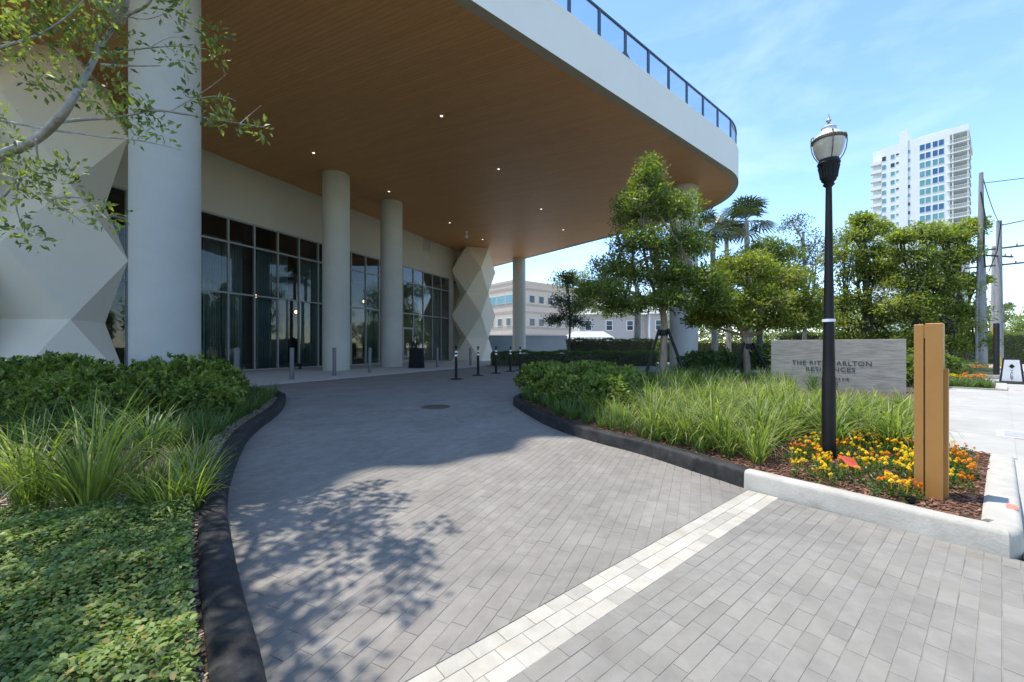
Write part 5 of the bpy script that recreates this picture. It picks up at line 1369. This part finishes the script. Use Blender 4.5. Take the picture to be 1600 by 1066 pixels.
strew(mid, pts, 'mid height light green grass tuft between border grass and tall grass', 'grass', 'light grass tufts behind the kerb of the sign bed')
# left bed grass
liriL = [grass_mesh('border_grass', 60, 0.27, 0.25, 0.010, base_r=0.045, mt='lf_liri') for _ in range(3)]
pts = []
for off, st in ((0.34,0.2),(0.58,0.24),(0.82,0.27)):
    for p in along(offset_curve(LK,off), st):
        if 4.5 < p[1] < 9.4 and p[0] > -6: pts.append((p[0]+random.uniform(-0.05,0.05), p[1]+random.uniform(-0.05,0.05)))
strew(liriL, pts, 'small tuft of dark border grass along the curved kerb by the shrub hedge', 'grass', 'border grass along the kerb by the shrub hedge', s=(0.85,1.25))
big = [grass_mesh('fountain_grass', 150, 0.72, 0.64, 0.0145, seg=9, base_r=0.085, curl=1.35) for _ in range(3)]
lab = ['large fountain grass clump standing in bare mulch beside the ground cover','smaller fountain grass clump next to the large one, behind the ground cover']
o = big[0]; o.location = (*G(140,806,BED_Z),BED_Z); tag(o, lab[0], 'grass', 'fountain grass in the left bed')
o = big[1]; o.location = (*G(50,800,BED_Z),BED_Z); o.scale = (0.8,0.8,0.88); tag(o, lab[1], 'grass', 'fountain grass in the left bed')
m3 = grass_mesh('fountain_grass', 120, 0.34, 0.42, 0.012, base_r=0.06, curl=1.5); m3.location = (*G(262,806,BED_Z),BED_Z); tag(m3, 'low spreading grass tuft between the large fountain grass and the black kerb', 'grass', 'fountain grass in the left bed')
LGP = [G(-60,745,BED_Z),G(120,745,BED_Z),G(245,735,BED_Z),G(300,715,BED_Z),G(270,688,BED_Z),G(120,672,BED_Z),G(-60,672,BED_Z)]
pts = fill_poly(LGP, 0.58)
bpy.data.objects.remove(big[2])
lg = [grass_mesh('fountain_grass', 95, 0.52, 0.55, 0.012, seg=8, base_r=0.08, mt='lf_liri', curl=1.4) for _ in range(2)]
strew(lg, pts, 'tall arching grass clump in front of the leafy shrub hedge', 'grass', 'tall grass in front of the shrub hedge', s=(0.8,1.05))
pts = [G(x,yy,BED_Z) for x, yy in ((300,775),(285,745),(310,740),(245,770),(225,800),(296,800),(200,770),(95,770),(20,765))]
mid2 = [grass_mesh('border_grass', 70, 0.34, 0.34, 0.011, base_r=0.05) for _ in range(2)]
strew(mid2, pts, 'thin light green grass tuft growing among the fountain grass', 'grass', 'thin tufts among the fountain grass')

# ---------------- leafy shrubs
def shrub_mesh(name, R, H, n, L, mt='lf_hedge', flowers=0):
    pts = []
    while len(pts) < n:
        d = rnd_dirs(1)[0]
        if d[2] < -0.15: continue
        k = RNG.uniform(0.72,1.03)
        bump_ = 1+0.10*math.sin(d[0]*7+d[1]*5)+0.08*math.sin(d[2]*9+d[0]*4)
        pts.append((d[0]*R*k*bump_, d[1]*R*k*bump_, H*0.35+d[2]*H*0.62*k*bump_))
    pts = np.array(pts)
    d = unit(pts-np.array([0,0,H*0.3]))
    nl = 9; c = np.repeat(pts, nl, axis=0); dd = np.repeat(d, nl, axis=0); n_ = len(c)
    al = unit(dd*0.75+RNG.normal(size=(n_,3))*0.7+np.array([0,0,0.25])); nr = unit(dd*0.5+RNG.normal(size=(n_,3))*0.45+np.array([0,0,0.55]))
    Ls = L*RNG.uniform(0.6,1.25,n_)
    tint = np.repeat(RNG.normal(0.45,0.18,len(pts)), nl)+RNG.normal(size=n_)*0.14
    v = leaf_arrays(c+RNG.normal(size=(n_,3))*0.012, al, nr, Ls, Ls*0.42, 0.18, 0.12, True)
    me = leaf_mesh('foliage', v, tint, M[mt], 6)
    root = thing(name, 'x', 'shrub')
    f = bpy.data.objects.new('foliage', me); COL.objects.link(f); f.parent = root
    st = MB()
    for k in range(14):
        a = 2*math.pi*k/14; e = RNG.uniform(0.3,0.8)
        st.tube([(0.04*math.cos(a),0.04*math.sin(a),-0.05),(R*e*0.5*math.cos(a),R*e*0.5*math.sin(a),H*0.45),(R*e*math.cos(a),R*e*math.sin(a),H*0.8)], [0.012,0.009,0.005], 4)
    so = st.build('stems', M['bark_dark'], None, True); so.parent = root
    if flowers:
        fm = MB()
        for k in range(flowers):
            p = pts[RNG.integers(len(pts))]*1.03
            for j in range(6):
                a = j*math.pi/3; q = Vector((math.cos(a),math.sin(a),0.15))*0.035; s_ = Vector((-math.sin(a),math.cos(a),0))*0.014
                P0 = Vector(p); fm.add([P0, P0+q*0.6+s_, P0+q, P0+q*0.6-s_], [(0,1,2,3)], 0.6)
        fo = fm.build('blossoms', M['pet_w']); fo.parent = root
    return root
def strew_shrubs(protos, pts, label, group, z=BED_Z, s=(0.85,1.15)):
    used = set()
    for i, p in enumerate(pts):
        k = i % len(protos); pr = protos[k]; sc = random.uniform(*s)*(p[2] if len(p) > 2 else 1)
        if k in used: o = copy_tree(pr, (p[0],p[1],z), random.uniform(0,6.28), (sc,sc,sc*random.uniform(0.92,1.08)), label, group)
        else:
            used.add(k); o = pr; o.location = (p[0],p[1],z); o.rotation_euler = (0,0,random.uniform(0,6.28)); o.scale = (sc,sc,sc); o['label'] = label; o['group'] = group
shr = [shrub_mesh('leafy_shrub', 0.52, 0.82, 330, 0.085, flowers=fl) for fl in (0,1,2)]
pts = []
for zz, xs in ((5.9,(-6.9,-6.1,-5.35,-4.7)),(6.7,(-8.4,-7.6,-6.8,-6.0,-5.3)),(7.6,(-9.3,-8.5,-7.7,-6.9,-6.1)),(8.5,(-10.2,-9.4,-7.0,-6.3)),(5.3,(-6.7,-5.9,-5.2))):
    for xx in xs: pts.append((xx+random.uniform(-0.12,0.12), zz+random.uniform(-0.15,0.15), 1.05 if zz > 6 else 0.8))
strew_shrubs(shr, pts, 'leafy green shrub in the hedge mass around the big round column', 'shrubs around the big round column')
shr2 = [shrub_mesh('leafy_shrub', 0.44, 0.62, 300, 0.08, flowers=fl) for fl in (1,3)]
gp = [G(838,618,BED_Z),G(868,640,BED_Z),G(950,655,BED_Z),G(985,640,BED_Z),G(980,612,BED_Z),G(900,600,BED_Z),G(850,603,BED_Z)]
strew_shrubs(shr2, fill_poly(gp, 0.62, 0.18), 'low leafy shrub with a few white blossoms behind the border grass', 'low shrubs in the sign bed')
shr3 = [shrub_mesh('dark_shrub', 0.75, 1.15, 300, 0.12, 'lf_clip') for _ in range(2)]
pts = [((px-800)/F*z, z) for px, z in ((1100,16),(1130,16.6),(1160,17),(1195,16.5),(1085,17.2),(1215,17.5))]
strew_shrubs(shr3, pts, 'dark rounded shrub behind the clipped trees and the sign', 'dark shrubs behind the clipped trees', z=0.02)
pts = [((px-800)/F*z, z) for px, z in ((1432,12.5),(1450,13.5),(1425,11.4),(1400,13.5),(1360,14),(1330,14.5),(1290,15),(1255,15.5))]
strew_shrubs([shrub_mesh('garden_shrub', 0.7, 0.95, 300, 0.12, 'lf_mid') for _ in range(2)], pts, 'green shrub growing behind the travertine sign', 'shrubs behind the sign', z=0.02)
# cycads by the far flower strip
def cycad(loc, label, n=26, fl=0.9):
    t = thing('cycad', label, 'plant', (*loc,0.1))
    m = MB(); m.lathe(loc, [(0.10,0.05),(0.13,0.2),(0.10,0.38)], 10); m.build('trunk', M['bark_dark'], t, True)
    f = MB()
    for k in range(n):
        az = k*2.4; el = RNG.uniform(0.1,1.2); d = np.array([math.cos(az),math.sin(az),0]); pts = []
        for s in range(9):
            u_ = s/8; pts.append(np.array([loc[0],loc[1],0.36])+d*fl*u_*math.cos(el*0.8)+np.array([0,0,fl*(math.sin(el)*u_-0.55*u_*u_)]))
        sd_ = np.array([-d[1],d[0],0]); tnt = float(np.clip(RNG.normal(0.45,0.2),0,1))
        for s in range(8):
            for sg_ in (-1,1):
                for q in (0.25,0.75):
                    p = pts[s]*(1-q)+pts[s+1]*q; w = 0.16*fl*(1-abs(s/8-0.4))
                    f.add([p-d*0.012, p+sd_*sg_*w*0.5+d*0.03, p+sd_*sg_*w+d*0.05+np.array([0,0,0.02]), p+d*0.02], [(0,1,2,3)], tnt)
    f.build('fronds', M['lf_clip'], t)
for i, (px, z) in enumerate(((1500,13.6),(1478,14.2),(1514,16.5),(1455,15.2))):
    cycad(((px-800)/F*z, z), ['cycad with arching fronds behind the near flower strip edge','cycad with arching fronds next to the bronze post, behind the flower strip','cycad growing close to the foot of the tall grey utility pole','cycad half hidden between shrubs behind the sign'][i])

# ---------------- clipped hedges
def hedge(name, label, x0, x1, y0, y1, h, L, dens, mt='lf_clip', z0=0.0):
    t = thing(name, label, 'hedge', (x0,y0,z0))
    m = MB(); m.box(x0+0.12,x1-0.12,y0+0.12,y1-0.12,z0-0.05,z0+h-0.12); m.build('branches', M['bark_dark'], t)
    faces = [((x0,y0,z0),(x1-x0,0,0),(0,0,h),(0,-1,0)),((x0,y0,z0+h),(x1-x0,0,0),(0,y1-y0,0),(0,0,1)),((x0,y0,z0),(0,y1-y0,0),(0,0,h),(-1,0,0)),((x1,y0,z0),(0,y1-y0,0),(0,0,h),(1,0,0))]
    V = []; T = []
    for o_, a, b, nn in faces:
        o_, a, b, nn = map(lambda q: np.array(q,float), (o_,a,b,nn)); ar = np.linalg.norm(a)*np.linalg.norm(b); n_ = int(ar*dens)
        uu = RNG.random((n_,1)); vv = RNG.random((n_,1)); p = o_+a*uu+b*vv+nn*(RNG.random((n_,1))*0.14-0.1)
        p += nn*(0.05*np.sin(p[:,:1]*2.3)+0.04*np.sin(p[:,:1]*5.1+p[:,2:3]*4))
        al = unit(nn*0.5+RNG.normal(size=(n_,3))*0.8); nr = unit(nn+RNG.normal(size=(n_,3))*0.7+np.array([0,0,0.4])); Ls = L*RNG.uniform(0.6,1.3,n_)
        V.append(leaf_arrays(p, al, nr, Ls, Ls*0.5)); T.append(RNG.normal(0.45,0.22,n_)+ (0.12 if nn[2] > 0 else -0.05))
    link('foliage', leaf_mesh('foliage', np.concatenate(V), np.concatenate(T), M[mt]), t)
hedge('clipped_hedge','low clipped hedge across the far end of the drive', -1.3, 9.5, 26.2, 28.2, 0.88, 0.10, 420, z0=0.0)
hedge('clipped_hedge','tall dark clipped hedge in front of the beige house', 5.0, 15.5, 36.0, 37.2, 1.9, 0.13, 260, 'lf_dark')
hedge('clipped_hedge','long dark hedge behind the clipped trees and shrubs', 12.0, 33.0, 33.0, 34.2, 1.7, 0.14, 220, 'lf_mid')
hedge('clipped_hedge','long hedge along the neighbouring lot behind the spreading trees', 20.0, 42.0, 29.0, 30.4, 2.2, 0.15, 180, 'lf_mid')

# ---------------- ground cover, left foreground
gc = [p for p in LK if 0.9 < p[1] < 3.0]
inner = [p for p in offset_curve(LK,0.19) if 0.75 < p[1] < 3.05]
GC_POLY = inner+[G(230,818,BED_Z),G(120,812,BED_Z),G(-60,818,BED_Z),(-4.2,2.9),(-4.2,0.6),inner[0]]
def cover(n, L):
    xs = [p[0] for p in GC_POLY]; ys = [p[1] for p in GC_POLY]; pp = []
    while len(pp) < n:
        q = (RNG.uniform(min(xs),max(xs)), RNG.uniform(min(ys),max(ys)))
        if inside(q, GC_POLY): pp.append(q)
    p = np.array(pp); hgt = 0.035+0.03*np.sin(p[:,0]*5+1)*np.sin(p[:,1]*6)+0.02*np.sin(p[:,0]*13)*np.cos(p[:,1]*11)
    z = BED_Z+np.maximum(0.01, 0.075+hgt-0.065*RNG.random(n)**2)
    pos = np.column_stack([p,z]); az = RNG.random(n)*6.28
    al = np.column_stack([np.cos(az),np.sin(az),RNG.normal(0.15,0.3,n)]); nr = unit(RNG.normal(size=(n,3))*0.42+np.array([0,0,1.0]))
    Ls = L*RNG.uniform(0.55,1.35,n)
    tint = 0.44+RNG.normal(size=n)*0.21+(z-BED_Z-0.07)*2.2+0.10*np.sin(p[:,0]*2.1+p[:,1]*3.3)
    return leaf_arrays(pos, al, nr, Ls, Ls*0.60, 0.16, 0.1, True), tint
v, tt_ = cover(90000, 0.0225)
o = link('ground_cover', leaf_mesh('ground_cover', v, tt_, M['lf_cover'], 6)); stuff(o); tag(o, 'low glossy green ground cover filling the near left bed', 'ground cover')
# leaf litter along the inside of the left kerb and under the fountain grass; bark mulch in the flower bed
def chips(name, poly, n, L, mt, z, label):
    xs = [p[0] for p in poly]; ys = [p[1] for p in poly]; mb = MB(); k = 0
    while k < n:
        q = (random.uniform(min(xs),max(xs)), random.uniform(min(ys),max(ys)))
        if not inside(q, poly): continue
        k += 1; a = random.uniform(0,6.28); l = L*random.uniform(0.4,1.3); w = l*random.uniform(0.2,0.5); c_, s_ = math.cos(a), math.sin(a)
        zz = z+random.uniform(0.0,0.018); t1 = random.uniform(-0.3,0.3)*l; th = 0.003
        b = [(q[0]+c_*i*l/2-s_*j*w/2, q[1]+s_*i*l/2+c_*j*w/2, zz+i*t1/2) for i, j in ((-1,-1),(1,-1),(1,1),(-1,1))]
        mb.add([(x,y,zc-th) for x,y,zc in b]+[(x,y,zc+th) for x,y,zc in b], [(4,5,6,7),(0,1,5,4),(1,2,6,5),(2,3,7,6),(3,0,4,7)], random.random())
    o = mb.build(name, M[mt]); stuff(o); tag(o, label, 'mulch')
fb = [UV(WKu+0.10,-1.35),UV(WKu+0.10,-0.085),UV(6.36,-0.085),UV(6.4,-0.8),UV(6.3,-1.7),UV(5.2,-1.75),UV(4.2,-1.7)]
chips('bark_mulch', fb, 9000, 0.035, 'mulch', BED_Z, 'loose red brown bark mulch covering the flower bed')
lb = [p for p in offset_curve(LK,0.165) if 1.2 < p[1] < 8.8]; lb2 = [p for p in offset_curve(LK,0.36) if 1.2 < p[1] < 8.8][::-1]
chips('leaf_litter', lb+lb2, 3600, 0.03, 'litter', BED_Z, 'dry leaf litter along the inside of the curved black kerb')
chips('leaf_litter', [G(-60,822,BED_Z),G(320,822,BED_Z),G(320,760,BED_Z),G(-60,760,BED_Z)], 2600, 0.035, 'litter', BED_Z, 'dry leaf litter under the fountain grass')
rb = [p for p in offset_curve(RK,0.165) if 3.3 < p[1] < 8.6]; rb2 = [p for p in offset_curve(RK,0.5) if 3.3 < p[1] < 8.6][::-1]
chips('bark_mulch', rb+rb2, 2400, 0.03, 'mulch', BED_Z, 'bark mulch strip along the inside of the right black kerb')

# ---------------- marigolds
def marigold(kind, nf, R, H):
    root = thing('marigold', 'x', 'flower')
    n_ = 150; d = rnd_dirs(n_); d[:,2] = np.abs(d[:,2])
    p = d*np.array([R,R,H*0.8])*RNG.uniform(0.55,1.0,(n_,1)); al = unit(d+RNG.normal(size=(n_,3))*0.6); nr = unit(RNG.normal(size=(n_,3))*0.6+np.array([0,0,1]))
    v = leaf_arrays(p, al, nr, 0.034*RNG.uniform(0.6,1.3,n_), 0.013*np.ones(n_))
    me = leaf_mesh('foliage', v, RNG.normal(0.45,0.2,n_), M['lf_mari']); f = bpy.data.objects.new('foliage', me); COL.objects.link(f); f.parent = root
    for k in range(nf):
        a = RNG.uniform(0,6.28); r = R*math.sqrt(RNG.random())*1.0; c = np.array([r*math.cos(a), r*math.sin(a), H*(1.02-0.28*(r/R)**2)+RNG.uniform(-0.01,0.015)])
        m = MB(); tilt = np.array([math.cos(a),math.sin(a),0])*0.4*r/R; up = unit(np.array([0,0,1.0])+tilt+RNG.normal(size=3)*0.15)
        s1 = unit(np.cross(up,[1,0.1,0])); s2 = np.cross(up,s1); rr = RNG.uniform(0.013,0.019)*(1 if R < 0.14 else 1.7)
        for lay, (r0_, h0, np_) in enumerate(((1.0,0.0,9),(0.72,0.006,8),(0.4,0.011,6))):
            for j in range(np_):
                b = 2*math.pi*(j+0.5*lay)/np_; dr = s1*math.cos(b)+s2*math.sin(b); pr = -s1*math.sin(b)+s2*math.cos(b)
                o0 = c+up*h0; m.add([o0, o0+dr*rr*r0_*0.75+pr*rr*0.36+up*0.004, o0+dr*rr*r0_+up*(0.001+0.004*lay), o0+dr*rr*r0_*0.75-pr*rr*0.36+up*0.004], [(0,1,2,3)], float(np.clip(RNG.normal(0.6,0.2),0,1)))
        m.tube([c-np.array([0,0,0.05]), c], 0.002, 3, 0.2)
        fo = m.build('blossom', M[kind]); fo.parent = root
    return root
my = [marigold('pet_y', nf, 0.105, 0.15) for nf in (10,8,6)]
mo = [marigold('pet_o', nf, 0.10, 0.14) for nf in (9,7)]
fpoly = [UV(WKu+0.20,-1.05),UV(WKu+0.20,-0.18),UV(6.1,-0.2),UV(6.2,-0.85),UV(6.0,-1.25),UV(5.3,-1.35),UV(4.5,-1.35)]
pts = [p for p in fill_poly(fpoly, 0.165, 0.25) if (p[0]-lx)**2+(p[1]-ly)**2 > 0.16**2]
py_, po_ = [], []
for p in pts:
    u_, v_ = uv_of(*p)
    if 4.05 < u_ < 4.42 and -0.53 < v_ < -0.13: continue
    px_ = 800+p[0]/p[1]*F
    if random.random() < 0.27 and px_ < 1470: continue
    (po_ if (px_ > 1480 and random.random() < 0.8) or random.random() < 0.17 else py_).append(p)
strew_shrubs(my, py_, 'yellow marigold plant in bloom in the mulched bed under the lamp post', 'yellow marigolds under the lamp post', s=(0.8,1.15))
strew_shrubs(mo, po_, 'orange marigold plant in bloom in the mulched bed of the bronze post', 'orange marigolds in the bed of the bronze post', s=(0.8,1.15))
# far flower strips (dense rows)
my2 = [marigold('pet_y', 12, 0.16, 0.24)]; mo2 = [marigold('pet_o', 12, 0.16, 0.24)]
pa, pb = [], []
for uu in np.arange(17.9,18.95,0.30):
    for vv in np.arange(-3.4,-0.2,0.27): (pa if vv < -0.9 else pb).append(UV(uu+random.uniform(-0.05,0.05),vv+random.uniform(-0.05,0.05)))
strew_shrubs(my2, pa, 'yellow marigold plant in the far flower strip near the drive', 'yellow marigolds in the far flower strip', z=0.12)
strew_shrubs(mo2, pb, 'orange marigold plant at the street end of the far flower strip', 'orange marigolds at the end of the far flower strip', z=0.12)
mo3 = [marigold('pet_o', 14, 0.26, 0.36)]; my3 = [marigold('pet_y', 10, 0.26, 0.36)]
pa, pb = [], []
for uu in np.arange(24.3,25.6,0.42):
    for vv in np.arange(-5.2,-0.3,0.40): (pa if random.random() < 0.5 else pb).append(UV(uu+random.uniform(-0.06,0.06),vv+random.uniform(-0.06,0.06)))
strew_shrubs(mo3, pa, 'orange marigold plant in the strip below the tall grey utility pole', 'orange marigolds below the utility pole', z=0.12)
strew_shrubs(my3, pb, 'golden marigold plant in the strip below the tall grey utility pole', 'golden marigolds below the utility pole', z=0.12)
lowg = [grass_mesh('border_grass', 60, 0.24, 0.22, 0.016, base_r=0.08, mt='lf_liri') for _ in range(2)]
pts = [UV(uu+random.uniform(-0.06,0.06),vv+random.uniform(-0.06,0.06)) for uu in np.arange(16.5,17.8,0.26) for vv in np.arange(-3.4,-0.25,0.26)]
strew(lowg, pts, 'low green border plant in front of the far yellow flower strip', 'plant', 'low border plants of the far flower strip', z=0.10)
